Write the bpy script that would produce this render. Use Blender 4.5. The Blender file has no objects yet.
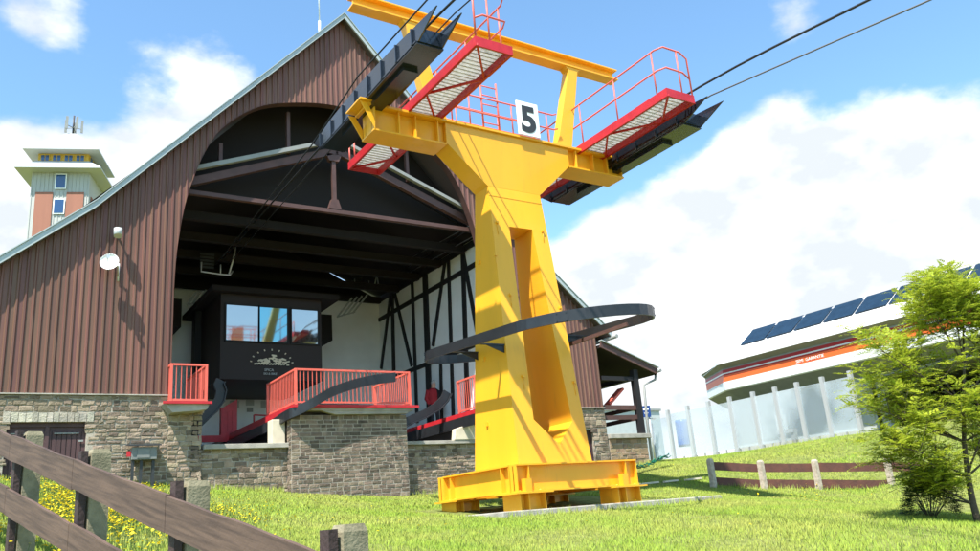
import bpy, math, random
import numpy as np
from mathutils import Vector, Matrix
random.seed(5); rng = np.random.default_rng(5)
S = bpy.context.scene; COL = S.collection
# ---------------------------------------------------------------- camera
# building axes: X along the station front, Y into the building, Z up; z=0 is eye height
PW, PH = 980, 551
FP, PI_, RO, YA = 813.0, math.radians(16.738), math.radians(4.767), math.radians(33.784)
fw = np.array([0, math.cos(PI_), math.sin(PI_)]); up = np.array([0, -math.sin(PI_), math.cos(PI_)]); rt = np.array([1., 0, 0])
c_, s_ = math.cos(RO), math.sin(RO)
r2 = c_*rt - s_*up; u2 = s_*rt + c_*up
Bm = np.array([[math.cos(YA), math.sin(YA), 0], [-math.sin(YA), math.cos(YA), 0], [0, 0, 1.]])
FW, UP, RT = Bm@fw, Bm@u2, Bm@r2
def ray(x, y): return FW + RT*(x-PW/2)/FP - UP*(y-PH/2)/FP
def onX(x, y, k): q = ray(x, y); return q*k/q[0]
def onY(x, y, k): q = ray(x, y); return q*k/q[1]
def onZ(x, y, k): q = ray(x, y); return q*k/q[2]
def dep(x, y, d): return ray(x, y)*d
def pj(p):
    p = np.asarray(p, float); d = p@FW
    return PW/2+FP*(p@RT)/d, PH/2-FP*(p@UP)/d, d
cd = bpy.data.cameras.new('camera'); cam = bpy.data.objects.new('camera', cd); COL.objects.link(cam)
cam.matrix_world = Matrix(((RT[0], UP[0], -FW[0], 0), (RT[1], UP[1], -FW[1], 0), (RT[2], UP[2], -FW[2], 0), (0, 0, 0, 1)))
cd.sensor_width = 36; cd.lens = FP/PW*36; cd.clip_end = 3000; cd.clip_start = .05
S.camera = cam

# ---------------------------------------------------------------- materials
def mat(name, col, rough=.6, metal=0, var=0, vscale=3, bump=0, bscale=40, island=0, spec=.4, trans=0, alpha=1, col2=None, streak=False, coat=0, grain=None, rust=0, upn=0):
    m = bpy.data.materials.new(name); m.use_nodes = True; nt = m.node_tree; N = nt.nodes; L = nt.links
    b = N['Principled BSDF']; b.inputs['Roughness'].default_value = rough; b.inputs['Metallic'].default_value = metal
    b.inputs['Specular IOR Level'].default_value = spec; b.inputs['Alpha'].default_value = alpha
    if coat: b.inputs['Coat Weight'].default_value = coat
    tc = N.new('ShaderNodeTexCoord'); geo = N.new('ShaderNodeNewGeometry')
    src = geo.outputs['Position']
    if streak:
        mp = N.new('ShaderNodeMapping'); mp.inputs['Scale'].default_value = (1, 1, .12); L.new(src, mp.inputs[0]); src = mp.outputs[0]
    if grain:
        mq = N.new('ShaderNodeMapping'); mq.inputs['Rotation'].default_value = (math.radians(-13), 0, 0); L.new(src, mq.inputs[0]); src = mq.outputs[0]
        mp = N.new('ShaderNodeMapping'); mp.inputs['Scale'].default_value = grain; L.new(src, mp.inputs[0]); src = mp.outputs[0]
    cur = None
    def rgb(c):
        n = N.new('ShaderNodeRGB'); n.outputs[0].default_value = (*c, 1); return n.outputs[0]
    cur = rgb(col)
    if var or col2:
        nz = N.new('ShaderNodeTexNoise'); nz.inputs['Scale'].default_value = vscale; nz.inputs['Detail'].default_value = 6
        L.new(src, nz.inputs['Vector'])
        mr = N.new('ShaderNodeMapRange'); mr.inputs[1].default_value = .35; mr.inputs[2].default_value = .68; L.new(nz.outputs[0], mr.inputs[0])
        mx = N.new('ShaderNodeMix'); mx.data_type = 'RGBA'
        L.new(mr.outputs[0], mx.inputs[0]); L.new(cur, mx.inputs[6])
        mx.inputs[7].default_value = (*(col2 if col2 else [c*(1-var) for c in col]), 1); cur = mx.outputs[2]
    if island:
        hs = N.new('ShaderNodeHueSaturation'); mr = N.new('ShaderNodeMapRange')
        mr.inputs[3].default_value = 1-island; mr.inputs[4].default_value = 1+island
        L.new(geo.outputs['Random Per Island'], mr.inputs[0]); L.new(mr.outputs[0], hs.inputs['Value']); L.new(cur, hs.inputs['Color']); cur = hs.outputs[0]
        mr2 = N.new('ShaderNodeMapRange'); mr2.inputs[3].default_value = .485; mr2.inputs[4].default_value = .515
        fr = N.new('ShaderNodeMath'); fr.operation = 'MULTIPLY'; fr.inputs[1].default_value = 7.31; L.new(geo.outputs['Random Per Island'], fr.inputs[0])
        f2 = N.new('ShaderNodeMath'); f2.operation = 'FRACT'; L.new(fr.outputs[0], f2.inputs[0]); L.new(f2.outputs[0], mr2.inputs[0]); L.new(mr2.outputs[0], hs.inputs['Hue'])
    if rust:
        mp = N.new('ShaderNodeMapping'); mp.inputs['Scale'].default_value = (3.5, 3.5, .55); L.new(geo.outputs['Position'], mp.inputs[0])
        nz = N.new('ShaderNodeTexNoise'); nz.inputs['Scale'].default_value = 1.7; nz.inputs['Detail'].default_value = 9; nz.inputs['Roughness'].default_value = .7; L.new(mp.outputs[0], nz.inputs['Vector'])
        mr = N.new('ShaderNodeMapRange'); mr.inputs[1].default_value = .60; mr.inputs[2].default_value = .78; mr.inputs[4].default_value = rust; L.new(nz.outputs[0], mr.inputs[0])
        mx = N.new('ShaderNodeMix'); mx.data_type = 'RGBA'; L.new(mr.outputs[0], mx.inputs[0]); L.new(cur, mx.inputs[6]); mx.inputs[7].default_value = (.24, .13, .05, 1); cur = mx.outputs[2]
    if upn:
        vm = N.new('ShaderNodeVectorMath'); vm.operation = 'MULTIPLY_ADD'; L.new(geo.outputs['Normal'], vm.inputs[0]); vm.inputs[1].default_value = (1-upn,)*3; vm.inputs[2].default_value = (0, 0, upn)
        v2 = N.new('ShaderNodeVectorMath'); v2.operation = 'NORMALIZE'; L.new(vm.outputs[0], v2.inputs[0]); L.new(v2.outputs[0], b.inputs['Normal'])
    L.new(cur, b.inputs['Base Color'])
    if bump:
        nz = N.new('ShaderNodeTexNoise'); nz.inputs['Scale'].default_value = bscale; nz.inputs['Detail'].default_value = 5
        L.new(geo.outputs['Position'], nz.inputs['Vector'])
        bp = N.new('ShaderNodeBump'); bp.inputs['Strength'].default_value = bump; bp.inputs['Distance'].default_value = .02
        L.new(nz.outputs[0], bp.inputs['Height']); L.new(bp.outputs[0], b.inputs['Normal'])
    if trans:
        tr = N.new('ShaderNodeBsdfTranslucent'); L.new(cur, tr.inputs[0]); ms = N.new('ShaderNodeMixShader'); ms.inputs[0].default_value = trans
        L.new(b.outputs[0], ms.inputs[1]); L.new(tr.outputs[0], ms.inputs[2]); L.new(ms.outputs[0], N['Material Output'].inputs[0])
    return m
M = {}
M['yellow'] = mat('yellow_paint', (.86, .405, .02), .40, rust=.35, var=.10, vscale=1.6, streak=True, bump=.08, bscale=6, coat=.15)
M['red'] = mat('red_paint', (.52, .022, .03), .42, var=.2, vscale=5)
M['coral'] = mat('coral_red_paint', (.72, .13, .09), .45, var=.12, vscale=5)
M['black'] = mat('black_steel', (.014, .019, .028), .16, var=.3, vscale=4, spec=.8)
M['grate'] = mat('grey_grating', (.8, .8, .8), .7, var=.25, vscale=14, trans=.5)
M['charcoal'] = mat('charcoal_steel', (.020, .021, .024), .38, var=.3, vscale=5)
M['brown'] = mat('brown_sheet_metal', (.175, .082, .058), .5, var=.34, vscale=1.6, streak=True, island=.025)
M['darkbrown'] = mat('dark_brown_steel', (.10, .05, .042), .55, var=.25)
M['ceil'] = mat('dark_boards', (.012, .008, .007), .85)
M['plaster'] = mat('white_plaster', (.84, .84, .83), .85, var=.1, vscale=1.2)
M['timber'] = mat('black_timber', (.012, .011, .012), .7)
M['booth'] = mat('dark_booth_panels', (.020, .011, .009), .6)
M['verge'] = mat('grey_green_metal', (.42, .455, .44), .4, metal=.2, var=.12)
M['roof'] = mat('roof_sheet', (.09, .07, .065), .6)
M['mortar'] = mat('mortar', (.44, .385, .31), .95, var=.3, vscale=8, bump=.5, bscale=60)
M['stone'] = mat('rubble_stone', (.275, .215, .15), .9, island=.5, col2=(.19, .145, .10), vscale=5, bump=.9, bscale=28)
M['dstone'] = mat('grey_ashlar', (.23, .175, .125), .9, island=.42, col2=(.12, .095, .07), vscale=5, bump=.8, bscale=28)
M['pstone'] = mat('lintel_stone', (.45, .40, .31), .9, island=.25, col2=(.3, .28, .23), vscale=5, bump=.9, bscale=28)
M['tstone'] = mat('reddish_stone', (.33, .22, .13), .9, island=.3, col2=(.22, .16, .1), vscale=5, bump=.8, bscale=28)
M['conc'] = mat('concrete', (.42, .39, .33), .9, var=.35, vscale=3, bump=.4, bscale=50)
M['door'] = mat('brown_door', (.085, .042, .042), .6, var=.3, vscale=4, streak=True)
M['white'] = mat('white_paint', (.8, .8, .79), .5)
M['shell'] = mat('white_shell', (.80, .80, .79), .35, var=.05)
M['cream'] = mat('cream_stone', (.68, .60, .45), .8, var=.2)
M['orange'] = mat('orange_film', (.85, .13, .03), .4)
M['dred'] = mat('dark_red_film', (.42, .02, .015), .4)
M['lgrey'] = mat('light_grey_panel', (.45, .47, .46), .5, var=.1)
M['mgrey'] = mat('mid_grey_panel', (.27, .275, .26), .6, var=.15)
M['dgrey'] = mat('dark_grey', (.03, .033, .035), .5)
M['panel'] = mat('dark_blue_glass', (.012, .028, .05), .15, var=.3, vscale=3, spec=.3)
M['steelpost'] = mat('galvanised_steel', (.55, .56, .56), .35, metal=.4)
M['fence'] = mat('weathered_brown_board', (.125, .078, .056), .75, col2=(.06, .037, .028), vscale=1.6, bump=.12, bscale=40, grain=(6, .8, 26))
M['fence2'] = mat('red_brown_board', (.12, .045, .03), .7, col2=(.075, .032, .024), vscale=4, bump=.4, bscale=25)
M['batten'] = mat('dark_batten', (.055, .032, .028), .7, var=.4, bump=.4)
M['cpost'] = mat('lichen_concrete', (.27, .235, .15), .95, col2=(.16, .14, .085), vscale=7, bump=.35, bscale=60)
M['wpost'] = mat('pale_concrete_post', (.50, .42, .33), .95, col2=(.34, .28, .21), vscale=14, bump=.6, bscale=40)
M['box'] = mat('grey_green_box', (.19, .20, .19), .5, var=.2)
M['rope'] = mat('steel_rope', (.03, .03, .032), .5, metal=.3)
M['grope'] = mat('grey_cable', (.12, .12, .125), .5)
M['teal'] = mat('green_hose', (.008, .12, .07), .5, island=.4)
M['bark'] = mat('bark', (.10, .075, .05), .9, var=.4, vscale=12, bump=.8, bscale=40)
M['leaf'] = mat('leaf', (.36, .42, .035), .5, island=.4, upn=.35, trans=.45)
M['bleaf'] = mat('bush_leaf', (.035, .065, .014), .55, island=.4, trans=.25)
M['weed'] = mat('weed_leaf', (.08, .13, .03), .6, island=.35, trans=.3)
M['blue'] = mat('blue_plastic', (.01, .11, .42), .35)
M['skin'] = mat('skin', (.5, .28, .2), .6)
M['hair'] = mat('grey_hair', (.35, .33, .31), .8)
M['redcloth'] = mat('red_cloth', (.30, .012, .02), .8, var=.2)
M['darkcloth'] = mat('dark_cloth', (.012, .012, .016), .85)
M['signblue'] = mat('sign_blue', (.01, .04, .17), .4)
M['twall'] = mat('grey_boards', (.41, .41, .385), .7, var=.12, vscale=1.2, streak=True)
M['tred'] = mat('red_boards', (.30, .12, .075), .7, var=.15, vscale=1.2, streak=True)
M['troof'] = mat('pale_roof_sheet', (.46, .47, .47), .5)
M['tframe'] = mat('ochre_frame', (.55, .33, .04), .6)
M['bglass'] = mat('window_glass_blue', (.02, .06, .16), .08, spec=.8)
M['dirt'] = mat('bare_soil', (.20, .14, .09), .95, var=.4, bump=.8)
# mirror-like glass of the booth
def mirror_mat(name, tint):
    m = bpy.data.materials.new(name); m.use_nodes = True; b = m.node_tree.nodes['Principled BSDF']
    b.inputs['Base Color'].default_value = (*tint, 1); b.inputs['Metallic'].default_value = .95; b.inputs['Roughness'].default_value = .04
    return m
M['mirror'] = mirror_mat('reflecting_glass', (.50, .45, .40)); M['mirror2'] = mirror_mat('reflection_tinted_glass', (.22, .42, .43))  # second tint puts the teal sky reflection into the middle pane's colour
def frosted():
    m = bpy.data.materials.new('frosted_glass'); m.use_nodes = True; nt = m.node_tree; N = nt.nodes; L = nt.links
    b = N['Principled BSDF']; b.inputs['Base Color'].default_value = (.64, .70, .73, 1); b.inputs['Roughness'].default_value = .25
    t = N.new('ShaderNodeBsdfTransparent'); t.inputs[0].default_value = (.84, .885, .91, 1); mx = N.new('ShaderNodeMixShader')
    g = N.new('ShaderNodeNewGeometry'); nz = N.new('ShaderNodeTexNoise'); nz.inputs['Scale'].default_value = .35; nz.inputs['Detail'].default_value = 3
    L.new(g.outputs['Position'], nz.inputs['Vector']); mr = N.new('ShaderNodeMapRange'); mr.inputs[1].default_value = .4; mr.inputs[2].default_value = .6
    mr.inputs[3].default_value = .5; mr.inputs[4].default_value = .85
    L.new(nz.outputs[0], mr.inputs[0]); L.new(mr.outputs[0], mx.inputs[0])
    L.new(b.outputs[0], mx.inputs[1]); L.new(t.outputs[0], mx.inputs[2]); L.new(mx.outputs[0], N['Material Output'].inputs[0])
    return m
M['frost'] = frosted()
def ground_mat():
    m = bpy.data.materials.new('lawn_soil'); m.use_nodes = True; nt = m.node_tree; N = nt.nodes; L = nt.links
    b = N['Principled BSDF']; b.inputs['Roughness'].default_value = .95; b.inputs['Specular IOR Level'].default_value = .1
    g = N.new('ShaderNodeNewGeometry'); cur = None
    rp = N.new('ShaderNodeValToRGB'); nz = N.new('ShaderNodeTexNoise'); nz.inputs['Scale'].default_value = 5; nz.inputs['Detail'].default_value = 10
    L.new(g.outputs['Position'], nz.inputs['Vector']); L.new(nz.outputs[0], rp.inputs[0])
    e = rp.color_ramp.elements; e[0].position = .3; e[0].color = (.10, .125, .03, 1); e[1].position = .7; e[1].color = (.23, .25, .075, 1)
    n2 = N.new('ShaderNodeTexNoise'); n2.inputs['Scale'].default_value = .5; n2.inputs['Detail'].default_value = 4; L.new(g.outputs['Position'], n2.inputs['Vector'])
    mr = N.new('ShaderNodeMapRange'); mr.inputs[1].default_value = .55; mr.inputs[2].default_value = .75; mr.inputs[4].default_value = .5; L.new(n2.outputs[0], mr.inputs[0])
    mx = N.new('ShaderNodeMix'); mx.data_type = 'RGBA'; L.new(mr.outputs[0], mx.inputs[0]); L.new(rp.outputs[0], mx.inputs[6]); mx.inputs[7].default_value = (.24, .22, .08, 1)
    L.new(mx.outputs[2], b.inputs['Base Color'])
    bp = N.new('ShaderNodeBump'); bp.inputs['Distance'].default_value = .05; n3 = N.new('ShaderNodeTexNoise'); n3.inputs['Scale'].default_value = 25; L.new(g.outputs['Position'], n3.inputs['Vector'])
    L.new(n3.outputs[0], bp.inputs['Height']); L.new(bp.outputs[0], b.inputs['Normal'])
    return m
M['ground'] = ground_mat()
def grass_mat():
    m = mat('grass_blade', (.20, .28, .028), .55, island=.38, trans=.4, spec=.25)
    nt = m.node_tree; N = nt.nodes; L = nt.links
    return m
M['grass'] = mat('grass_blade', (.255, .365, .04), .55, island=.3, upn=.55, trans=.3, spec=.25, col2=(.34, .37, .075), vscale=.55)
M['petal'] = mat('buttercup_petal', (.78, .60, .01), .5, trans=.3, island=.1)

# ---------------------------------------------------------------- mesh helpers
LOC = {}
def tag(o, label=None, cat=None, group=None, kind=None):
    if label: o['label'] = label
    if cat: o['category'] = cat
    if group: o['group'] = group
    if kind: o['kind'] = kind
    return o
def thing(name, label, cat, loc, group=None):
    o = bpy.data.objects.new(name, None); COL.objects.link(o); o.empty_display_size = .3
    o.location = loc; LOC[o.name] = np.array(loc, float); tag(o, label, cat, group); return o
class MB:
    def __init__(s): s.v = []; s.f = []; s.sm = []
    def quad(s, *p, smooth=False):
        n = len(s.v); s.v += [tuple(map(float, q)) for q in p]; s.f.append(tuple(range(n, n+len(p)))); s.sm.append(smooth)
    def add(s, vs, fs, smooth=False):
        n = len(s.v); s.v += [tuple(map(float, q)) for q in vs]; s.f += [tuple(i+n for i in f) for f in fs]; s.sm += [smooth]*len(fs)
    def box(s, x0, x1, y0, y1, z0, z1):
        v = [(x0,y0,z0),(x1,y0,z0),(x1,y1,z0),(x0,y1,z0),(x0,y0,z1),(x1,y0,z1),(x1,y1,z1),(x0,y1,z1)]
        s.add(v, [(0,3,2,1),(4,5,6,7),(0,1,5,4),(1,2,6,5),(2,3,7,6),(3,0,4,7)])
    def bar(s, a, b, w, h, upv=(0,0,1)):
        a = np.array(a, float); b = np.array(b, float); d = b-a; d /= np.linalg.norm(d)
        upv = np.array(upv, float)
        if abs(d@upv) > .97: upv = np.array([0, 1., 0])
        x = np.cross(d, upv); x /= np.linalg.norm(x); z = np.cross(x, d)
        v = []
        for p in (a, b):
            for i, j in ((-1,-1),(1,-1),(1,1),(-1,1)): v.append(p+x*w/2*i+z*h/2*j)
        s.add(v, [(0,1,2,3),(7,6,5,4),(0,4,5,1),(1,5,6,2),(2,6,7,3),(3,7,4,0)])
    def tube(s, pts, r, n=8, r1=None, cap=True):
        pts = [np.array(p, float) for p in pts]; k = len(pts); rs = [r + ((r1 if r1 is not None else r)-r)*i/max(1,k-1) for i in range(k)]
        v = []; px = None
        for i, p in enumerate(pts):
            d = pts[min(i+1,k-1)]-pts[max(i-1,0)]; d = d/np.linalg.norm(d)
            if px is None:
                a = np.array([0,0,1.]) if abs(d[2]) < .9 else np.array([1.,0,0]); x = np.cross(d, a)
            else: x = px - d*(px@d)
            x /= np.linalg.norm(x); px = x; y = np.cross(d, x)
            for j in range(n):
                t = 2*math.pi*j/n; v.append(p+rs[i]*(x*math.cos(t)+y*math.sin(t)))
        f = [(i*n+j, i*n+(j+1)%n, (i+1)*n+(j+1)%n, (i+1)*n+j) for i in range(k-1) for j in range(n)]
        s.add(v, f, True)
        if cap:
            m = len(s.v)-len(v); s.f.append(tuple(m+j for j in range(n))[::-1]); s.f.append(tuple(m+(k-1)*n+j for j in range(n))); s.sm += [False]*2
    def prism(s, poly, ax, a, b):
        """poly: list of 2-D points in the other two axes (in x,y,z order); extruded along ax"""
        def P(p, t):
            q = list(p); q.insert(ax, t); return q
        n = len(poly); v = [P(p, a) for p in poly]+[P(p, b) for p in poly]
        s.add(v, [tuple(range(n))[::-1], tuple(range(n, 2*n))]+[(i, (i+1)%n, n+(i+1)%n, n+i) for i in range(n)])
    def strip(s, pts, h, t, closed=False, tilt=None):
        """vertical band following pts (lower centre line), height h, thickness t"""
        P = [np.array(p, float) for p in pts]; k = len(P); v = []
        for i, p in enumerate(P):
            a = P[(i-1)%k] if closed else P[max(i-1,0)]; b = P[(i+1)%k] if closed else P[min(i+1,k-1)]
            d = b-a; n = np.array([-d[1], d[0], 0]); n /= max(1e-6, np.linalg.norm(n))
            for o, z in ((-1,0),(1,0),(1,1),(-1,1)): v.append(p+n*o*t/2+np.array([0,0,z*h]))
        f = []
        for i in range(k if closed else k-1):
            j = (i+1)%k
            for q in range(4): f.append((i*4+q, i*4+(q+1)%4, j*4+(q+1)%4, j*4+q))
        s.add(v, f)
        if not closed:
            m = len(s.v)-len(v); s.f += [(m,m+1,m+2,m+3),(m+4*(k-1)+3,m+4*(k-1)+2,m+4*(k-1)+1,m+4*(k-1))]; s.sm += [False]*2
    def ball(s, c, r, nu=12, nv=8, sc=(1,1,1)):
        v = []; c = np.array(c, float)
        for i in range(nv+1):
            for j in range(nu):
                a = math.pi*i/nv; b = 2*math.pi*j/nu
                v.append(c+r*np.array([math.sin(a)*math.cos(b)*sc[0], math.sin(a)*math.sin(b)*sc[1], math.cos(a)*sc[2]]))
        s.add(v, [(i*nu+j, (i+1)*nu+j, (i+1)*nu+(j+1)%nu, i*nu+(j+1)%nu) for i in range(nv) for j in range(nu)], True)
    def build(s, name, m, parent=None, bevel=0, origin=None):
        me = bpy.data.meshes.new(name); V = np.array(s.v, float)
        base = LOC[parent.name] if parent is not None else (np.array(origin, float) if origin is not None else np.array([(V[:,0].min()+V[:,0].max())/2, (V[:,1].min()+V[:,1].max())/2, V[:,2].min()]))
        me.from_pydata((V-base).tolist(), [], s.f)
        me.materials.append(M[m] if isinstance(m, str) else m)
        me.polygons.foreach_set('use_smooth', s.sm)
        o = bpy.data.objects.new(name, me); COL.objects.link(o)
        if parent is not None: o.parent = parent; LOC[o.name] = base
        else: o.location = base; LOC[o.name] = base
        if bevel:
            bv = o.modifiers.new('bevel', 'BEVEL'); bv.width = bevel; bv.segments = 2; bv.limit_method = 'ANGLE'
        return o
def fast_mesh(name, V, F, m, parent=None, smooth=False):
    """V (n,3), F (k,c) arrays"""
    V = np.asarray(V, float); F = np.asarray(F, np.int32)
    base = LOC[parent.name] if parent is not None else np.array([V[:,0].mean(), V[:,1].mean(), V[:,2].min()])
    me = bpy.data.meshes.new(name); me.vertices.add(len(V)); me.vertices.foreach_set('co', (V-base).astype(np.float32).ravel())
    c = F.shape[1]; me.loops.add(F.size); me.loops.foreach_set('vertex_index', F.ravel()); me.polygons.add(len(F))
    me.polygons.foreach_set('loop_start', np.arange(0, F.size, c, dtype=np.int32)); me.polygons.foreach_set('loop_total', np.full(len(F), c, np.int32))
    me.polygons.foreach_set('use_smooth', [smooth]*len(F)); me.update(calc_edges=True); me.validate(); me.materials.append(M[m])
    o = bpy.data.objects.new(name, me); COL.objects.link(o)
    if parent is not None: o.parent = parent
    else: o.location = base
    LOC[o.name] = base
    return o
def text(name, body, size, origin, xdir, zdir, m, parent, offset=0, depth=.01, align='LEFT', sx=1):
    cu = bpy.data.curves.new('t', 'FONT'); cu.body = body; cu.size = size; cu.offset = offset; cu.extrude = depth; cu.align_x = align
    t = bpy.data.objects.new('t', cu); COL.objects.link(t); bpy.context.view_layer.update()
    me = bpy.data.meshes.new_from_object(t.evaluated_get(bpy.context.evaluated_depsgraph_get())); bpy.data.objects.remove(t)
    xd = Vector(xdir).normalized(); zd = Vector(zdir).normalized(); nd = xd.cross(zd)
    T = Matrix(((xd[0]*sx, zd[0], nd[0], origin[0]), (xd[1]*sx, zd[1], nd[1], origin[1]), (xd[2]*sx, zd[2], nd[2], origin[2]), (0,0,0,1)))
    me.transform(Matrix.Translation(-Vector(LOC[parent.name]))@T); me.materials.clear(); me.materials.append(M[m]); me.name = name
    o = bpy.data.objects.new(name, me); COL.objects.link(o); o.parent = parent; LOC[o.name] = LOC[parent.name]; return o

# ---------------------------------------------------------------- terrain
ctrl = [(0,0,-1.5),(-4,-4,-1.9),(4,-4,-1.9),(1.75,3.0,-1.2),(1.6,3.77,-1.08),(1.25,5.38,-.72),(.92,6.91,-.37),(.57,8.45,0.0),(-2,8,-.1),
        (0,14,.75),(2.5,20.6,1.5),(4.2,20.6,1.33),(7,20.6,1.1),(10.3,20.3,.80),(13.5,20.5,.9),(17.5,20.6,1.25),(19.6,20.6,1.42),(-3,20.6,1.75),
        (8.8,12.5,0.0),(10.3,12.45,-.02),(12,12.45,-.02),(13.9,12.5,0.0),(8.6,16,.28),(12,16,.35),(6,9,-.48),(5,13,.1),(9,8.5,-.55),(3,4,-1.15),
        (12.7,6.8,-.62),(12.1,7.1,-.5),(17.3,15.9,.36),(18.5,15.1,.18),(19.7,14.3,.04),(21.4,13.3,-.12),(16,9,-.55),(20,8,-.8),
        (26.3,27.3,1.85),(26.3,25,1.75),(26.3,22.6,1.74),(26.3,20.3,1.82),(26.3,18.2,1.86),(26.3,16,1.86),(26.2,12,1.9),(26.6,8,1.7),(28,20,1.85),(28,12,1.9),
        (24.6,16.5,1.45),(21,20,1.25),(23,18.4,1.25),(30,30,1.6),(20,30,1.6),(5,32,1.7),(-10,30,2.2),(-12,10,.2),(35,20,1.8),(30,4,0),(12,-4,-2.2)]
CP = np.array(ctrl)
def tps(r): return np.where(r > 1e-9, r*r*np.log(r+1e-12), 0)
n_ = len(CP); K = tps(np.linalg.norm(CP[:,None,:2]-CP[None,:,:2], axis=2)) + np.eye(n_)*.6
P_ = np.c_[np.ones(n_), CP[:,:2]]; A_ = np.block([[K, P_],[P_.T, np.zeros((3,3))]]); W_ = np.linalg.solve(A_, np.r_[CP[:,2], 0, 0, 0])
def gh(x, y):
    x = np.clip(np.atleast_1d(np.asarray(x, float)), -14, 36); y = np.clip(np.atleast_1d(np.asarray(y, float)), -8, 34)
    out = np.empty(len(x))
    for i in range(0, len(x), 20000):
        q = np.c_[x[i:i+20000], y[i:i+20000]]; R = np.linalg.norm(q[:,None]-CP[None,:,:2], axis=2)
        out[i:i+20000] = tps(R)@W_[:n_] + W_[n_] + q@W_[n_+1:]
    return out
def g1(x, y): return float(gh([x],[y])[0])
inner_x = np.arange(-14, 36.01, .35); outer = np.array([40,50,70,110,200,400,900])
xs = np.r_[-14-(outer-36)[::-1], inner_x, outer]; ys_i = np.arange(-8, 34.01, .35); ys = np.r_[-8-(outer-36)[::-1], ys_i, outer-2]
GX, GY = np.meshgrid(xs, ys); gz = gh(GX.ravel(), GY.ravel())
gz += .02*np.sin(GX.ravel()*2.1+1)*np.sin(GY.ravel()*1.7)
V = np.c_[GX.ravel(), GY.ravel(), gz]; nx = len(xs)
idx = np.arange(len(V)).reshape(GX.shape); F = np.c_[idx[:-1,:-1].ravel(), idx[:-1,1:].ravel(), idx[1:,1:].ravel(), idx[1:,:-1].ravel()]
g = fast_mesh('ground', V, F, 'ground', smooth=True); g['kind'] = 'structure'

# ---------------------------------------------------------------- lift station
FY = 20.65
st = thing('lift_station', 'big gabled chairlift station with brown ribbed cladding, wide dark arch and stone base', 'building', (8.95, FY, 1.2))
AC, AH = 8.95, 4.72           # arch centre, half width
def roofz(x):
    d = abs(x-8.98)
    return 15.39-1.1*d if d < 6.67 else 15.39-1.1*6.67-.87*(d-6.67)
arch_pts = [(0,12.36),(.9,12.30),(2.07,12.02),(2.8,11.65),(3.54,10.98),(4.0,10.2),(4.35,9.2),(4.55,8.3),(4.68,7.2),(4.72,6.2),(4.72,3.4)]
def densify(P, n=7):
    P = np.array(P, float); P = np.vstack([[-P[1,0], P[1,1]], P]); Q = []
    for i in range(1, len(P)-1):
        p0, p1, p2, p3 = P[i-1], P[i], P[i+1], P[min(i+2, len(P)-1)]
        for k in range(n): u = k/n; Q.append(.5*((2*p1)+(-p0+p2)*u+(2*p0-5*p1+4*p2-p3)*u*u+(-p0+3*p1-3*p2+p3)*u**3))
    return [tuple(q) for q in Q]+[tuple(P[-1])]
arch_pts = densify(arch_pts[:-1])+[arch_pts[-1]]
def archz(x):
    d = abs(x-AC)
    for (a, za), (b, zb) in zip(arch_pts[:-2], arch_pts[1:-1]):
        if d <= b: return za+(zb-za)*(d-a)/(b-a)
    return 3.4
# ribbed cladding following arch and roof line
mb = MB(); pitch = .165; prof = [(0,0),(.022,-.03),(.055,-.03),(.077,0)]
xs_ = []
x = -2.0
while x < 17.9:
    for dx, dy in prof: xs_.append((x+dx, dy))
    x += pitch
xs_ = [p for p in xs_ if p[0] <= 17.9]
def prof_y(x):
    for (a, ya), (b, yb) in zip(xs_[:-1], xs_[1:]):
        if a <= x <= b: return ya+(yb-ya)*(x-a)/(b-a)
    return 0
brk = sorted(set([p[0] for p in xs_]+[AC-AH, AC+AH, AC-4.68, AC-4.71, AC+4.68, AC+4.71, 8.98]+[AC-d for d in np.linspace(0,4.7,90)]+[AC+d for d in np.linspace(0,4.7,90)]))
for a, b in zip(brk[:-1], brk[1:]):
    m_ = (a+b)/2; inside = abs(m_-AC) < AH
    za = archz(a) if inside else 3.53; zb = archz(b) if inside else 3.53
    if a >= 13.6 and not inside: za = zb = 3.28
    ya, yb = FY+prof_y(a), FY+prof_y(b)
    mb.quad((a,ya,za),(b,yb,zb),(b,yb,roofz(b)),(a,ya,roofz(a)))
clad = mb.build('cladding', 'brown', st)
# arch lining (reveal) and cladding drip edge
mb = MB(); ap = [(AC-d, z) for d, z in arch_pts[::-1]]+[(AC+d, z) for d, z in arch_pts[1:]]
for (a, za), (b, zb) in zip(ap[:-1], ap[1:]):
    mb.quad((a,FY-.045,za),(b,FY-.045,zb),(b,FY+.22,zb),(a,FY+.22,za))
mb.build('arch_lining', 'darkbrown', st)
for a, b, c in ((-2,4.19,3.5),(13.69,17.9,3.25)): mb = MB(); mb.box(a, b, FY-.07, FY+.1, c, c+.028); mb.build('drip_edge', 'conc', st)
# roof: slabs with overhanging verge
def roof_poly(z_up):
    return [(-2.3, roofz(-2.3)+z_up),(2.31, roofz(2.31)+z_up),(8.98,15.39+z_up),(15.65,roofz(15.65)+z_up),(18.4,roofz(18.4)+z_up)]
mb = MB(); lo = roof_poly(.003); hi = roof_poly(.13)
for i in range(4): mb.prism([lo[i],lo[i+1],hi[i+1],hi[i]], 1, FY-.22, 31)
mb.build('roof', 'roof', st)
mb = MB(); lo = roof_poly(-.02); hi = roof_poly(.15)
for i in range(4): mb.prism([lo[i],lo[i+1],hi[i+1],hi[i]], 1, FY-.28, FY-.222)
for i in range(4):
    a, b = roof_poly(.152)[i], roof_poly(.152)[i+1]; a2, b2 = (a[0],a[1]+.03), (b[0],b[1]+.03)
    mb.prism([a,b,b2,a2], 1, FY-.31, FY-.12)
mb.build('roof_verge', 'verge', st)
# gutter end at right eave
mb = MB(); mb.tube([(18.42,FY-.5,5.62),(18.42,31,5.62)], .07); mb.build('gutter', 'mgrey', st)
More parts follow.
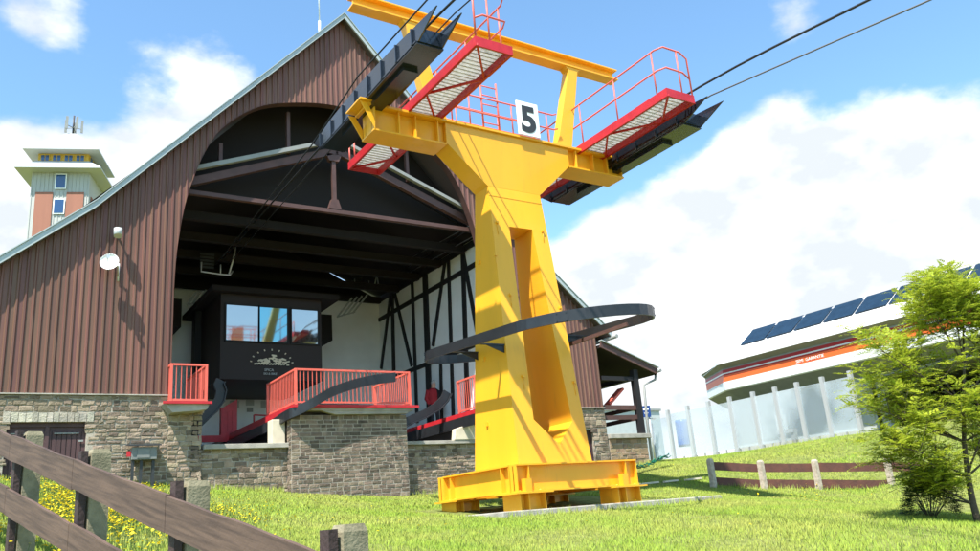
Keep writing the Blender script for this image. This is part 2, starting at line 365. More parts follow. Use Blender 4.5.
# stones
def stones(mb, x0, x1, z0, z1, y, hmin=.055, hmax=.12, wmin=.09, wmax=.32, prot=.028, gap=.02, skip=None, jit=.016, ax=0, sgn=-1):
    z = z0
    while z < z1-.03:
        h = random.uniform(hmin, hmax); h = min(h, z1-z)
        if z1-z-h < hmin*.6: h = z1-z
        x = x0
        while x < x1-.02:
            w = random.uniform(wmin, wmax); w = min(w, x1-x)
            if x1-x-w < wmin*.5: w = x1-x
            if not (skip and skip(x+w/2, z+h/2)):
                p = random.uniform(.3, 1)*prot; j = lambda: random.uniform(-jit, jit); bv = min(.018, h*.2)
                a, b, c, d = x+gap/2, x+w-gap/2, z+gap/2, z+h-gap/2
                q = [(a+j(),c+j()),(b+j(),c+j()),(b+j(),d+j()),(a+j(),d+j())]
                cx, cz = (a+b)/2, (c+d)/2
                inn = [(px+(bv if px < cx else -bv), pz+(bv if pz < cz else -bv)) for px, pz in q]
                f = (lambda px, pz, yy: (px, yy, pz)) if ax == 0 else (lambda px, pz, yy: (yy, px, pz))
                vs = [f(px,pz,y) for px,pz in q]+[f(px,pz,y+sgn*p*.75) for px,pz in q]+[f(px,pz,y+sgn*(p+random.uniform(-.004,.004))) for px,pz in inn]
                mb.add(vs, [(0,1,5,4),(1,2,6,5),(2,3,7,6),(3,0,4,7),(4,5,9,8),(5,6,10,9),(6,7,11,10),(7,4,8,11),(8,9,10,11)])
            x += w
        z += h
# left rubble wall with door opening
DX0, DX1, DZ = .86, 2.45, 2.89
mo = MB()
mo.box(-3, DX0, FY, FY+.4, -.5, 3.49); mo.box(DX1, 4.75, FY, FY+.4, -.5, 3.3); mo.box(DX1, 4.2, FY+.001, FY+.4, 3.3, 3.49); mo.box(DX0, DX1, FY, FY+.4, DZ, 3.49)
mo.box(4.75, 13.69, FY+.05, FY+.45, -.5, 2.2); mo.box(13.69, 16.75, FY, FY+.4, -.5, 3.24); mo.box(16.75, 17.35, FY+.01, FY+.4, 2.55, 3.24); mo.box(17.35, 17.9, FY, FY+.4, -.5, 3.24)
mo.build('mortar_bed', 'mortar', st)
mb = MB()
stones(mb, -3, 4.2, 3.12, 3.49, FY, .1, .16)
lint = lambda x, z: DX0-.02 < x < DX1+.02
stones(mb, -3, 4.2, .5, 3.12, FY, .055, .13, skip=lint)
stones(mb, 4.2, 5.0, .5, 3.2, FY, .07, .15)
stones(mb, 5.0, 7.3, .3, 2.2, FY+.05, .07, .15)
stones(mb, 10.3, 13.69, .3, 2.2, FY+.05, .08, .12, .14, .3)
stones(mb, 13.69, 17.9, .5, 3.24, FY, .08, .17, skip=lambda x, z: 16.75 < x < 17.35 and z < 2.55)
mb.build('rubble_wall', 'stone', st)
mb = MB(); x = DX0-.08
while x < DX1+.08:
    w = random.uniform(.09, .17); h = random.uniform(.19, .23); mb.add(*[(lambda v: v)(z) for z in ([(x,FY-.03,DZ),(x+w-.012,FY-.03,DZ),(x+w-.012,FY-.03,DZ+h),(x,FY-.03,DZ+h),(x,FY+.02,DZ),(x+w-.012,FY+.02,DZ),(x+w-.012,FY+.02,DZ+h),(x,FY+.02,DZ+h)], [(0,1,2,3),(0,4,5,1),(1,5,6,2),(2,6,7,3),(3,7,4,0)])]); x += w
mb.build('lintel', 'pstone', st)
# bastion
mo = MB(); mo.box(7.15, 10.45, FY-.25, FY+.048, -.3, 3.0); mo.build('bastion_core', 'mortar', st)
mb = MB(); stones(mb, 7.15, 10.45, .3, 3.0, FY-.25, .085, .115, .14, .32, prot=.014, gap=.022, jit=.007)
stones(mb, FY-.25, FY+.04, .3, 3.0, 7.15, .085, .12, .1, .2, prot=.02, ax=1, sgn=-1); mb.build('bastion_wall', 'dstone', st)
mb = MB()     # slabs and ledges
mb.box(5.04, 7.62, FY-.1, FY+1.2, 2.2, 2.32); mb.build('ledge', 'conc', st, bevel=.01); mb = MB(); mb.box(10.452, 13.69, FY-.08, FY+1.2, 2.2, 2.30)
mb.build('ledge', 'conc', st, bevel=.01)
mb = MB(); mb.prism([(4.02,3.26),(5.06,3.26),(5.0,3.12),(4.75,3.08),(4.2,3.04)], 1, FY-.45, FY-.002); mb.box(4.22,5.04,FY-.001,31,3.1,3.26)
mb.box(7.2, 10.6, FY-.42, 31, 3.1, 3.22); mb.prism([(7.9,3.1),(10.55,3.1),(10.4,3.02),(8.3,3.0)], 1, FY-.4, FY-.255)
mb.box(12.5, 14.1, 19.85, 31, 2.9, 3.06); mb.build('platform', 'conc', st)
mb = MB(); mb.box(5.04, 12.5, FY+1.2, 31, 2.0, 2.2); mb.build('channel_floor', 'mgrey', st)
mb = MB(); mb.box(7.22, 10.55, FY+.5, 30.5, 2.2, 3.1); mb.box(4.25, 5.02, FY+.5, 30.5, 2.2, 3.1); mb.box(12.52, 14.2, FY+.6, 30.5, 2.2, 2.9); mb.build('platform_side', 'timber', st)
mb = MB()     # red edge plates
mb.box(7.12, 7.198, FY-.4, 26.0, 3.07, 3.25); mb.box(5.05, 7.198, 26.001, 26.08, 3.0, 3.2); mb.box(3.98, 5.1, FY-.52, FY-.452, 3.24, 3.30); mb.box(7.13, 10.75, FY-.5, FY-.422, 3.17, 3.24)
mb.box(12.42, 12.498, FY-.9, 25, 2.97, 3.1); mb.build('edge_plate', 'red', st)
mb = MB(); mb.box(12.42, 13.0, FY-.08, FY+.4, 2.302, 2.95); mb.build('pier', 'stone', st); mb = MB(); mb.prism([(12.05,2.302),(12.9,2.302),(12.9,2.75),(12.75,2.8),(12.1,2.62)], 1, FY-.1, FY+.1); mb.build('cream_block', 'cream', st, bevel=.02)
mb = MB(); mb.box(6.78, 7.14, FY+.15, FY+.5, 2.321, 2.95); mb.build('cream_quoin', 'cream', st, bevel=.02)
# interior
RW, BY = 14.3, 29.9
mb = MB(); mb.box(3.9, 14.5, BY, BY+.2, 1.5, 9.2); mb.box(RW, RW+.2, FY+.42, BY, 1.5, 9.3); mb.box(3.9, 4.15, FY+.42, BY, 1.5, 9.3); mb.build('plaster_wall', 'plaster', st)
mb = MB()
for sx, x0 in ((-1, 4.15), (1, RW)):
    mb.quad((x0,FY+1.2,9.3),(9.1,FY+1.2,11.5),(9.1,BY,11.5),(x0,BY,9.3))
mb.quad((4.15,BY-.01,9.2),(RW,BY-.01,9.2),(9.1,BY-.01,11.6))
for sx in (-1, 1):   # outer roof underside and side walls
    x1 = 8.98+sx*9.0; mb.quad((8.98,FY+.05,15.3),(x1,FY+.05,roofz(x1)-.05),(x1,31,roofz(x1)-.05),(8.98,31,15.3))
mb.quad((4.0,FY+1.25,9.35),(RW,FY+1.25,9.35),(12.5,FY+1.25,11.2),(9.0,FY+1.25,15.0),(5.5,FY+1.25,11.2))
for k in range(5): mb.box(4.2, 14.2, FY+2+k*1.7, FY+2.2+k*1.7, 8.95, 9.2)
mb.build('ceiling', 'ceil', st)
mb = MB(); mb.box(-2, -1.8, FY+.4, 31, .5, roofz(-2)); mb.box(17.8, 17.9, FY+.4, 31, .5, roofz(17.9)-.1); mb.box(-2, 17.9, 30.9, 31, .5, 5.5)
mb.build('side_wall', 'brown', st)
# truss behind the arch
tr_y = FY+.5
mb = MB()
mb.bar((4.1,tr_y,9.1),(14.0,tr_y,9.15), .14, .12)
mb.bar((8.8,tr_y,9.1),(8.8,tr_y,11.0), .12, .1); mb.prism([(8.55,10.98),(9.05,10.98),(8.95,10.75),(8.65,10.75)], 1, tr_y-.08, tr_y+.08); mb.prism([(8.6,9.2),(9.0,9.2),(8.9,9.5),(8.7,9.5)], 1, tr_y-.08, tr_y+.08)
mb.bar((4.3,tr_y,9.25),(8.9,tr_y,11.13), .16, .22); mb.bar((8.9,tr_y,11.13),(13.9,tr_y,9.3), .16, .22)
for x, z0, z1 in ((5.45,10.05,10.7),(7.4,10.75,12.1),(11.3,10.5,12.1)): mb.bar((x,tr_y,z0),(x,tr_y,z1), .1, .12)
mb.build('truss', 'darkbrown', st)
mb = MB(); mb.bar((4.3,tr_y-.16,9.58),(8.75,tr_y-.16,11.36), .14, .12); mb.bar((9.2,tr_y-.16,11.36),(13.9,tr_y-.16,9.6), .14, .1); mb.build('flashing', 'mgrey', st)
# half-timbering on the right inner wall
def tz(x, y): return (370+x/3.06, 240+y/3.06)
T = [((65,170),(35,395),.13),((70,165),(75,400),.2),((78,165),(130,385),.15),((131,120),(147,560),.15),((170,85),(186,560),.33),((232,65),(195,325),.15),((242,55),(258,560),.15),
     ((286,35),(330,280),.16),((286,30),(303,560),.2),((30,245),(330,72),.16),((36,436),(330,318),.15),((20,190),(335,0),.22),((218,345),(222,560),.14)]
mb = MB()
for a, b, w in T:
    A = onX(*tz(*a), RW); B = onX(*tz(*b), RW); A[0] = B[0] = RW-.03; A[1] = min(A[1], BY-.05); B[1] = min(B[1], BY-.05)
    mb.bar(A, B, w, .062+random.uniform(0,.02), upv=(1,0,0))
mb.build('timber_frame', 'timber', st)
# control booth
BFY = 26.0
bo = MB(); bo.box(6.8, 10.22, BFY, BY-.01, 4.97, 7.8)
booth = bo.build('control_booth', 'booth', st)
mb = MB(); mb.box(6.45, 10.8, BFY-.3, BY-.01, 7.802, 7.98); mb.build('canopy', 'ceil', booth)
wx = [(226,258),(259.5,287),(291.5,317.5)]; zt, zb = 7.42, 6.24
for i, (a, b) in enumerate(wx):
    xa = onY(a, 323, BFY)[0]; xb = onY(b, 326, BFY)[0]
    mb = MB(); t = .05
    for q in ((xa,xb,zb-t,zb),(xa,xb,zt,zt+t),(xa-t,xa,zb-t,zt+t),(xb,xb+t,zb-t,zt+t)): mb.box(q[0],q[1],BFY-.05,BFY-.001,q[2],q[3])
    w = mb.build('window', 'timber', booth); mb = MB(); mb.quad((xa,BFY-.02,zb),(xb,BFY-.02+random.uniform(-.01,.01),zb),(xb,BFY-.03,zt),(xa,BFY-.03,zt)); 
    # panes are parts of the booth's windows
    mb.build('pane', 'mirror2' if i == 1 else 'mirror', w)
# emblem: ray-ringed half-disc relief of pale strokes
ec = onY(272, 364, BFY-.03); mb = MB(); R_ = .56
for k in range(9):
    t = math.radians(8+164*k/8); mb.bar(ec+np.array([math.cos(t)*R_*1.2,0,math.sin(t)*R_*.8]), ec+np.array([math.cos(t)*R_*1.3,0,math.sin(t)*R_*.9]), .035, .02, upv=(0,1,0))
rr = random.Random(3)
for k in range(26):
    t = math.radians(rr.uniform(10,170)); r0 = rr.uniform(.2,.95)*R_; p = ec+np.array([math.cos(t)*r0,0,math.sin(t)*r0*.62+.0])
    q = p+np.array([rr.uniform(.08,.2)*rr.choice((-1,1)),0,rr.uniform(-.07,.07)]); q[2] = max(q[2], ec[2]); mb.bar(p, q, .045, .02+k*.0003, upv=(0,1,0))
for k in range(12): 
    a_ = ec+np.array([-R_*1.05+k*R_*2.1/12,0,-.02]); mb.bar(a_, a_+np.array([.09,0,rr.uniform(0,.1)]), .05, .022+k*.0003, upv=(0,1,0))
mb.build('emblem', 'cream', booth)
text('lettering', 'SPICA', .12, (ec[0]-.25, BFY-.02, ec[2]-.24), (1,0,0), (0,0,1), 'lgrey', booth)
text('lettering', 'SKI & BIKE', .1, (ec[0]-.28, BFY-.02, ec[2]-.36), (1,0,0), (0,0,1), 'lgrey', booth)
mb = MB(); mb.box(6.55, 6.75, 28.3, 28.5, 2.2, 7.8); mb.build('post', 'timber', st)
mb = MB()
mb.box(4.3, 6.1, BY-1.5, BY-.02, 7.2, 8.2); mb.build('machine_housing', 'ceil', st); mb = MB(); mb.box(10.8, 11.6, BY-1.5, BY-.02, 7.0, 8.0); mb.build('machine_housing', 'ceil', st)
for q0, q1, dx in ((338,352,18),(188,196,-12)):
    mb = MB()
    for k in range(4):
        yy = (316, 298) if dx > 0 else (304, 292)
        mb.bar(onY(q0+k*5, yy[0]-k, 28.0), onY(q1+k*5, yy[1]-k, 28.0), .06, .06)
    mb.bar(onY(q0-1, yy[0]+1, 28.05), onY(q0+17, yy[0]-4, 28.05), .05, .05)
    mb.build('machine_grille', 'mgrey', st)
# small notices, red door and low fence at the back
for (a, b, c, d) in ((230,401,239,408),(246,400,254,405.5),(247,407.5,253,412),(261,401,266,408)):
    p = onY(a, b, BY-.03); q = onY(c, d, BY-.03); mb = MB(); mb.box(p[0],q[0],BY-.03,BY-.01,q[2],p[2]); mb.build('notice', 'lgrey' if b != 407.5 else 'mgrey', st)
p = onY(220.5, 408, 27.5); q = onY(237, 437, 27.5); mb = MB(); mb.box(p[0],p[0]+.12,27.4,27.6,2.2,p[2]); mb.prism([(q[0]-.5,2.2),(q[0],2.2),(q[0],p[2]+.3),(q[0]-.5,p[2])],1,27.5,27.56)
for k in range(3): mb.box(p[0]+.1+k*.14,p[0]+.13+k*.14,27.48,27.52,2.2,p[2]-.1)
mb.build('gate', 'red', st)
mb = MB(); p = onY(254, 415, 28.5); mb.bar(p, p+np.array([.95,0,-.05]), .05,.05); mb.bar(p+np.array([0,0,-.8]), p, .05,.05); mb.bar(p+np.array([.45,0,-.8]), p+np.array([.45,0,0]), .04,.04); mb.build('barrier', 'red', st)
# dark service objects on the platform behind the left rail
mb = MB(); mb.box(4.5, 5.0, 23, 23.3, 3.262, 3.75); mb.build('bench', 'dgrey', st); mb = MB(); mb.box(8.2, 10.2, 23, 23.4, 3.222, 3.72); mb.build('bench', 'dgrey', st)
# big stone-wall door
d = MB(); d.box(DX0, DX1, FY+.12, FY+.2, 1.2, DZ); x = DX0
dr = d.build('door', 'door', st); mb = MB()
while x < DX1-.05:
    mb.box(x+.008, x+.09, FY+.095, FY+.119, 1.2, DZ-.2); x += .1
mb.box(DX0,DX1,FY+.08,FY+.1195,DZ-.1,DZ-.001); mb.box(1.62,1.70,FY+.07,FY+.0945,1.2,DZ-.1)
mb.build('door_boards', 'door', dr); mb = MB()

for q in ((1.8,2.3,DZ-.26,DZ-.235),(2.3,2.4,2.45,2.49),(.95,1.4,DZ-.26,DZ-.235)): mb = MB(); mb.box(q[0], q[1], FY+.055, FY+.0694, q[2], q[3]); mb.build('hinge', 'mgrey', dr)
d = MB(); d.box(16.75, 17.35, FY+.15, FY+.2, 1.0, 2.55); dr = d.build('door', 'door', st); mb = MB(); mb.box(16.75,17.35,FY+.1,FY+.149,2.45,2.55); mb.box(17.0,17.03,FY+.13,FY+.149,1,2.45); mb.build('door_frame', 'darkbrown', dr)
# side porch
mb = MB(); x0,z0,x1,z1 = 17.95,5.28,20.35,4.42
mb.prism([(x0,z0),(x1,z1),(x1,z1+.1),(x0,z0+.1)], 1, FY-.1, 27)
porch = mb.build('porch_roof', 'ceil', st); mb = MB(); mb.bar((x0,FY-.14,z0+.1),(x1+.05,FY-.14,z1+.1), .06, .2); mb.build('verge_board', 'darkbrown', porch)
mb = MB(); mb.bar((x0,FY-.16,z0+.24),(x1+.1,FY-.16,z1+.24), .16, .03); mb.build('verge_flashing', 'verge', porch)
mb = MB(); mb.tube([(x1+.08,FY-.3,z1+.12),(x1+.08,27,z1+.12)], .06); mb.tube([(x1+.08,FY-.05,z1+.1),(x1+.05,FY,z1-.15),(19.85,FY+.02,z1-.35),(19.78,FY+.02,3.0),(19.75,FY+.02,1.3)], .045); mb.build('downpipe', 'mgrey', porch)
mb = MB(); mb.bar((19.52,FY+.1,2.4),(19.52,FY+.1,4.6), .2, .2); mb.bar((18,FY+.1,4.28),(19.6,FY+.1,4.28),.12,.14); mb.bar((19.52,FY+.1,4.35),(19.52,26.8,4.35), .14,.16); mb.bar((19.52,26.5,1.4),(19.52,26.5,4.35), .18,.18)
mb.build('porch_post', 'timber', porch)
mb = MB(); mb.bar((17.9,FY+.12,3.3),(19.45,FY+.12,3.3), .05,.16); mb.bar((17.9,FY+.12,2.95),(19.45,FY+.12,2.98), .05,.15); mb.bar((19.5,FY+.2,3.3),(19.5,26.5,3.3),.05,.14); mb.bar((19.5,FY+.2,2.95),(19.5,26.5,2.95),.05,.14)
mb.build('porch_rail', 'darkbrown', porch)
mb = MB(); mb.bar((18.5,FY+.5,3.45),(19.2,FY+.5,4.0), .3,.08); mb.build('red_chute', 'coral', porch)
mo = MB(); mo.box(17.95, 19.62, FY, FY+.35, .3, 2.25); mo.box(19.3, 19.62, FY+.351, 27, .3, 2.25); mo.build('low_wall_core', 'mortar', st)
mb = MB(); stones(mb, 17.95, 19.62, .8, 2.25, FY, .1, .16, .14, .4); mb.build('low_wall', 'tstone', st)
mb = MB(); mb.box(17.93, 19.74, FY-.12, FY+.45, 2.252, 2.4); mb.build('wall_cap', 'conc', st, bevel=.01)

# ---------------------------------------------------------------- railings on the platforms
def railing(label, pts, z0, h, sp=.115):
    """pts: plan polyline"""
    t = thing('railing', label, 'railing', (pts[0][0], pts[0][1], z0), 'red bar railings of the lift platforms')
    fr = MB(); ba = MB()
    for (a, b) in zip(pts[:-1], pts[1:]):
        a = np.array([*a, 0.]); b = np.array([*b, 0.]); L = np.linalg.norm(b-a)
        for z, w in ((z0+h, .05), (z0+.1, .045)): fr.bar(a+[0,0,z], b+[0,0,z], .045, w)
        n = max(2, round(L/sp))
        for i in range(1, n):
            p = a+(b-a)*i/n; ba.bar(p+[0,0,z0+.12], p+[0,0,z0+h-.02], .016, .016)
    for k, p in enumerate(pts): fr.bar((*p, z0), (*p, z0+h+.025), .06, .06)
    fr.build('rail_frame', 'coral', t); ba.build('bars', 'coral', t); return t
railing('small coral railing on the narrow left platform beside the brown cladding', [(4.18,22.3),(4.18,FY-.3),(5.0,FY-.3),(5.0,22.3)], 3.262, .96)
railing('long coral railing on the wide middle platform above the grey bastion', [(7.25,22.6),(7.25,FY-.35),(10.55,FY-.35),(10.55,22.6)], 3.222, .96)
railing('coral railing on the right platform, cut off by the yellow pylon', [(12.52,20.95),(12.52,19.95),(13.9,19.95)], 3.07, 1.0)

# guide rails for the chairs
def guide(label, pts, h=.28, m='charcoal', t=.06):
    P = np.array(pts, float); Q = []
    for i in range(len(P)-1):       # Catmull-Rom
        p0, p1, p2, p3 = P[max(i-1,0)], P[i], P[i+1], P[min(i+2,len(P)-1)]
        for k in range(8):
            u = k/8; Q.append(.5*((2*p1)+(-p0+p2)*u+(2*p0-5*p1+4*p2-p3)*u*u+(-p0+3*p1-3*p2+p3)*u**3))
    Q.append(P[-1]); mb = MB(); mb.strip(Q, h, t); o = mb.build('guide_rail', m); tag(o, label, 'guide rail', 'curved chair guide rails'); return o
guide('long dark curved guide rail sweeping down in front of the middle railing', [(10.0,20.05,3.86),(9.1,20.02,3.72),(8.2,20.03,3.45),(7.45,20.1,3.05),(7.04,20.5,2.86),(7.06,22,2.78),(7.06,25.9,2.75)], .26)
def curl(label, pts, w, y, m='charcoal', t=.1):
    P = np.array([onY(a, b, y)[[0,2]] for a, b in pts]); up_, dn_ = [], []
    for i in range(len(P)):
        d = P[min(i+1,len(P)-1)]-P[max(i-1,0)]; n = np.array([-d[1], d[0]])/np.linalg.norm(d); up_.append(P[i]+n*w*.5); dn_.append(P[i]-n*w*.5)
    mb = MB()
    for i in range(len(P)-1): mb.prism([dn_[i],dn_[i+1],up_[i+1],up_[i]], 1, y, y+t)
    for i in range(len(P)-1): mb.prism([dn_[i],dn_[i+1],dn_[i+1]*.88+up_[i+1]*.12,dn_[i]*.88+up_[i]*.12], 1, y-.08, y-.001)
    o = mb.build('guide_rail', m); tag(o, label, 'guide rail', 'curved chair guide rails')
curl('short dark guide rail curling up at its tip beside the small left railing', [(198,423),(205,416),(213,409),(219.5,400),(221.5,391),(219,384),(221,380)], .26, 21.9)
curl('short dark guide rail rising past the person in front of the right inner wall', [(400,426),(412,419.5),(425,414),(437,407),(445,399),(448,392)], .26, 21.6)
guide('dark band running below the red edge of the right platform', [(12.38,19.8,2.66),(12.38,22,2.66),(12.38,25,2.66)], .3)

# small wall fittings
p = onY(110, 263, FY-.35); t = thing('satellite_dish', 'small white round satellite dish on the brown cladding', 'satellite dish', (p[0]+.12, FY, p[2]-.15))
mb = MB(); n = 24; dn = np.array([-.35,-.9,.2]); dn /= np.linalg.norm(dn); ax_ = np.cross(dn,(0,0,1)); ax_ /= np.linalg.norm(ax_); ay = np.cross(ax_, dn)
vs = []
for r, o in ((0,.0),(.12,.02),(.21,.06),(.215,.075),(.2,.05)):
    for k in range(n): vs.append(p+(ax_*math.cos(2*math.pi*k/n)+ay*math.sin(2*math.pi*k/n))*r+dn*o)
mb.add(vs, [(i*n+k,i*n+(k+1)%n,(i+1)*n+(k+1)%n,(i+1)*n+k) for i in range(4) for k in range(n)], True); mb.build('dish', 'white', t)
mb = MB(); mb.tube([p-dn*.02, p+np.array([.2,.15,-.02]), (p[0]+.24, FY-.05, p[2]-.25)], .022); mb.tube([(p[0]+.24,FY-.06,p[2]-.35),(p[0]+.24,FY-.06,p[2]+.1)], .025)
mb.build('bracket', 'steelpost', t); mb = MB(); mb.tube([p+ay*-.2, p+dn*.3], .008); mb.box(p[0]-.12,p[0]-.05,p[1]-.3,p[1]-.22,p[2]+.02,p[2]+.1); mb.build('feed_arm', 'steelpost', t)
p = onY(118, 233, FY-.3); t = thing('floodlight', 'small grey round lamp high on the brown cladding, above the dish', 'lamp', (p[0], FY, p[2]))
mb = MB(); mb.tube([(p[0],FY-.34,p[2]-.09),(p[0],FY-.3,p[2]+.02),(p[0],FY-.3,p[2]+.12)], .1, 12); mb.build('lamp_housing', 'lgrey', t); mb = MB(); mb.bar((p[0],FY,p[2]+.1),(p[0],FY-.28,p[2]+.1),.04,.04); mb.build('bracket', 'mgrey', t)
mb = MB(); mb.tube([(8.8,22,15.6),(8.8,22,16.2)], .05, r1=.045); mb.tube([(8.8,22,16.2),(8.8,22,18.6)], .022); o = mb.build('antenna', 'white'); tag(o, 'thin white rod antenna on the ridge of the gabled station', 'antenna')
# electric box
t = thing('junction_box', 'grey electric box on dark legs against the rubble wall', 'electric box', (3.62, FY-.25, 1.35))
mb = MB(); mb.box(3.36, 3.90, FY-.42, FY-.12, 1.97, 2.25); mb.box(3.47,3.75,FY-.435,FY-.421,2.0,2.22); mb.build('cabinet', 'box', t, bevel=.01)
mb = MB(); mb.prism([(FY-.5,2.27),(FY-.05,2.33),(FY-.05,2.36),(FY-.5,2.30)], 0, 3.28, 3.98); mb.build('lid', 'dgrey', t)
for lx in (3.4, 3.58, 3.84): mb = MB(); mb.box(lx-.03,lx+.03,FY-.35,FY-.29,1.2,1.969); mb.build('leg', 'dgrey', t)
mb = MB(); mb.box(3.27,3.35,FY-.34,FY-.28,2.05,2.17); mb.build('socket', 'red', t)
# hanging chair frames in the hall
def hchair(label, x, y, z):
    t = thing('hanging_chair', label, 'chairlift chair', (x, y, z), 'empty chairs parked under the hall roof')
    mb = MB(); mb.tube([(x+.55,y,9.3),(x+.5,y,z+.7),(x+.35,y,z+.1)], .03, 6); mb.build('hanger', 'steelpost', t)
    mb = MB(); mb.tube([(x-.6,y-.3,z+.32),(x-.6,y-.3,z),(x,y-.3,z-.03),(x+.3,y-.3,z-.03),(x+.42,y-.2,z+.15)], .025, 6); mb.tube([(x,y-.3,z),(x,y-.3,z+.3)], .02, 6); mb.build('foot_frame', 'steelpost', t)
    mb = MB()
    for k in range(5): mb.bar((x-.55,y+.1,z+.3+k*.11),(x-.1,y+.1,z+.3+k*.11), .02, .07)
    mb.build('backrest', 'dgrey', t)
p = onX(218, 276, 6.6); hchair('empty chair hanging under the dark hall roof above the booth left end', p[0], p[1], p[2])
p = onX(366, 290, 13.0); hchair('empty chair hanging under the dark hall roof near the half-timbered wall', p[0], p[1], p[2])

# ---------------------------------------------------------------- pylon
CX, CY = 10.25, 14.3
py = thing('pylon', 'tall yellow steel chairlift pylon number 5 on a square beam base', 'pylon', (CX, 14.4, .1))
# column as shell with through slot (front faces tilt back)
ab, bb, zb_ = .93, .83, .98; at_, bt, zt_ = .72, .28, 7.2
def colp(sx, sy, z):
    t = (z-zb_)/(zt_-zb_); return np.array([CX+sx*(ab+(at_-ab)*t), CY+sy*(bb+(bt-bb)*t), z])
def fy(z, sy=-1): return CY+sy*(bb+(bt-bb)*(z-zb_)/(zt_-zb_))
slot = [(9.84,1.9),(10.40,1.38),(10.83,1.86),(10.58,6.26),(9.95,6.25)]   # anticlockwise from left bottom
mb = MB()
for sy in (-1, 1):
    L0, L1 = (colp(-1,sy,zb_)[0], zb_), (colp(-1,sy,zt_)[0], zt_); R0, R1 = (colp(1,sy,zb_)[0], zb_), (colp(1,sy,zt_)[0], zt_)
    P = lambda q: (q[0], fy(q[1], sy), q[1])
    a, b, c, d, e = slot
    for poly in ([L0,R0,c,b,a], [R0,R1,d,c], [R1,L1,e,d], [L1,L0,a,e]):
        mb.quad(*[P(q) for q in poly])
for sx in (-1, 1): mb.quad(colp(sx,-1,zb_),colp(sx,1,zb_),colp(sx,1,zt_),colp(sx,-1,zt_))
for q, w in zip(slot, slot[1:]+slot[:1]): mb.quad((q[0],fy(q[1]),q[1]),(w[0],fy(w[1]),w[1]),(w[0],fy(w[1],1),w[1]),(q[0],fy(q[1],1),q[1]))
col = mb.build('column', 'yellow', py)
mb = MB()     # weld seams, bolts and lifting lugs
mb.bar((CX-.735,fy(6.97)-.003,6.97),(CX+.735,fy(6.97)-.003,6.97), .01, .015); mb.build('weld_seam', 'yellow', col)
for (x, z) in ((9.62,6.3),(9.7,4.6),(9.72,2.8),(10.86,6.25),(11.0,4.4),(11.05,2.7),(9.45,5.5)):
    mb = MB(); mb.bar((x,fy(z)+.01,z),(x,fy(z)-.05,z), .05,.05); mb.tube([(x,fy(z)-.03,z-.03),(x,fy(z)-.03,z-.28)], .006, 5); mb.build('lug', 'yellow', col)
for z in (1.9, 3.3, 5.5): mb = MB(); mb.box(colp(-1,0,z)[0]-.04,colp(-1,0,z)[0]+.02,CY+.2,CY+.26,z,z+.08); mb.build('lug', 'yellow', col)
pass
# crossarm: box centre with flare, I-section ends
mb = MB(); y0, y1 = 14.02, 14.58
flare = [(CX-.72,7.2),(CX+.72,7.2),(CX+.8,7.26),(11.98,8.12),(11.98,8.58),(8.52,8.58),(8.52,8.08),(CX-.8,7.26)]
mb.prism(flare[::1], 1, y0, y1)
mb.box(6.62, 13.92, 13.96, 14.64, 8.582, 8.64)            # top flange
mb.box(6.75, 8.519, 13.99, 14.61, 8.02, 8.06); mb.box(11.981, 13.72, 13.99, 14.61, 8.08, 8.12)
mb.box(6.78, 8.519, 14.13, 14.16, 8.061, 8.581); mb.box(11.981, 13.69, 14.13, 14.16, 8.121, 8.581)
mb.box(6.78, 8.519, 14.44, 14.47, 8.061, 8.581); mb.box(11.981, 13.69, 14.44, 14.47, 8.121, 8.581)
for x in (6.78, 7.35, 7.75, 8.3): mb.box(x, x+.03, 14.0, 14.6, 8.062, 8.58)
for x in (12.2, 12.75, 13.2, 13.66): mb.box(x, x+.03, 14.0, 14.6, 8.122, 8.58)
mb.box(6.42, 6.7, 13.9, 14.66, 8.642, 8.68); mb.prism([(6.45,8.641),(6.61,8.641),(6.779,8.3),(6.779,8.03)],1,13.975,13.995); mb.prism([(6.45,8.581),(6.615,8.581),(6.779,8.3),(6.779,8.03)],1,14.6,14.62)
cross = mb.build('crossarm', 'yellow', py, bevel=.006)
# gantry above
mb = MB(); gy = 14.3
mb.box(6.45, 14.15, gy-.16, gy+.16, 11.38, 11.42); mb.box(6.45, 14.15, gy-.16, gy+.16, 11.1, 11.14); mb.box(6.5, 14.1, gy-.02, gy+.02, 11.14, 11.38)
for sx in (-1, 1):
    b0 = CX+sx*1.77; t0 = CX+sx*2.35
    mb.prism([(b0-.22,8.642),(b0+.22,8.642),(t0+.15,11.0),(t0+.24,11.1),(t0-.24,11.1),(t0-.15,11.0)], 1, gy-.13, gy+.13)
mb.build('gantry', 'yellow', py, bevel=.005)
# base frame
def ibeam(name, a, b, z0, z1, w=.24, parent=py):
    a = np.array(a, float); b = np.array(b, float); d = (b-a)/np.linalg.norm(b-a); n = np.array([-d[1], d[0]]); mb = MB()
    def bx(o0, o1, za, zc, s0=0, s1=None):
        L = np.linalg.norm(b-a); s1 = L if s1 is None else s1
        pts = [a+d*s0+n*o0, a+d*s1+n*o0, a+d*s1+n*o1, a+d*s0+n*o1]
        v = [(*p, za) for p in pts]+[(*p, zc) for p in pts]; mb.add(v, [(0,3,2,1),(4,5,6,7),(0,1,5,4),(1,2,6,5),(2,3,7,6),(3,0,4,7)])
    L = np.linalg.norm(b-a)
    bx(-w/2, w/2, z1-.03, z1); bx(-w/2, w/2, z0, z0+.03); bx(-.012, .012, z0+.03, z1-.03)
    for s in (.0, .28, L-.3, L-.022): bx(-w/2+.01, w/2-.01, z0+.031, z1-.031, s, s+.02)
    return mb.build(name, 'yellow', parent)
X0, X1, Y0, Y1 = 8.86, 11.88, 12.92, 15.92
ibeam('base_beam', (X0,Y0+.1), (X1,Y0+.1), .46, .98); ibeam('base_beam', (X0,Y1-.1), (X1,Y1-.1), .46, .978)
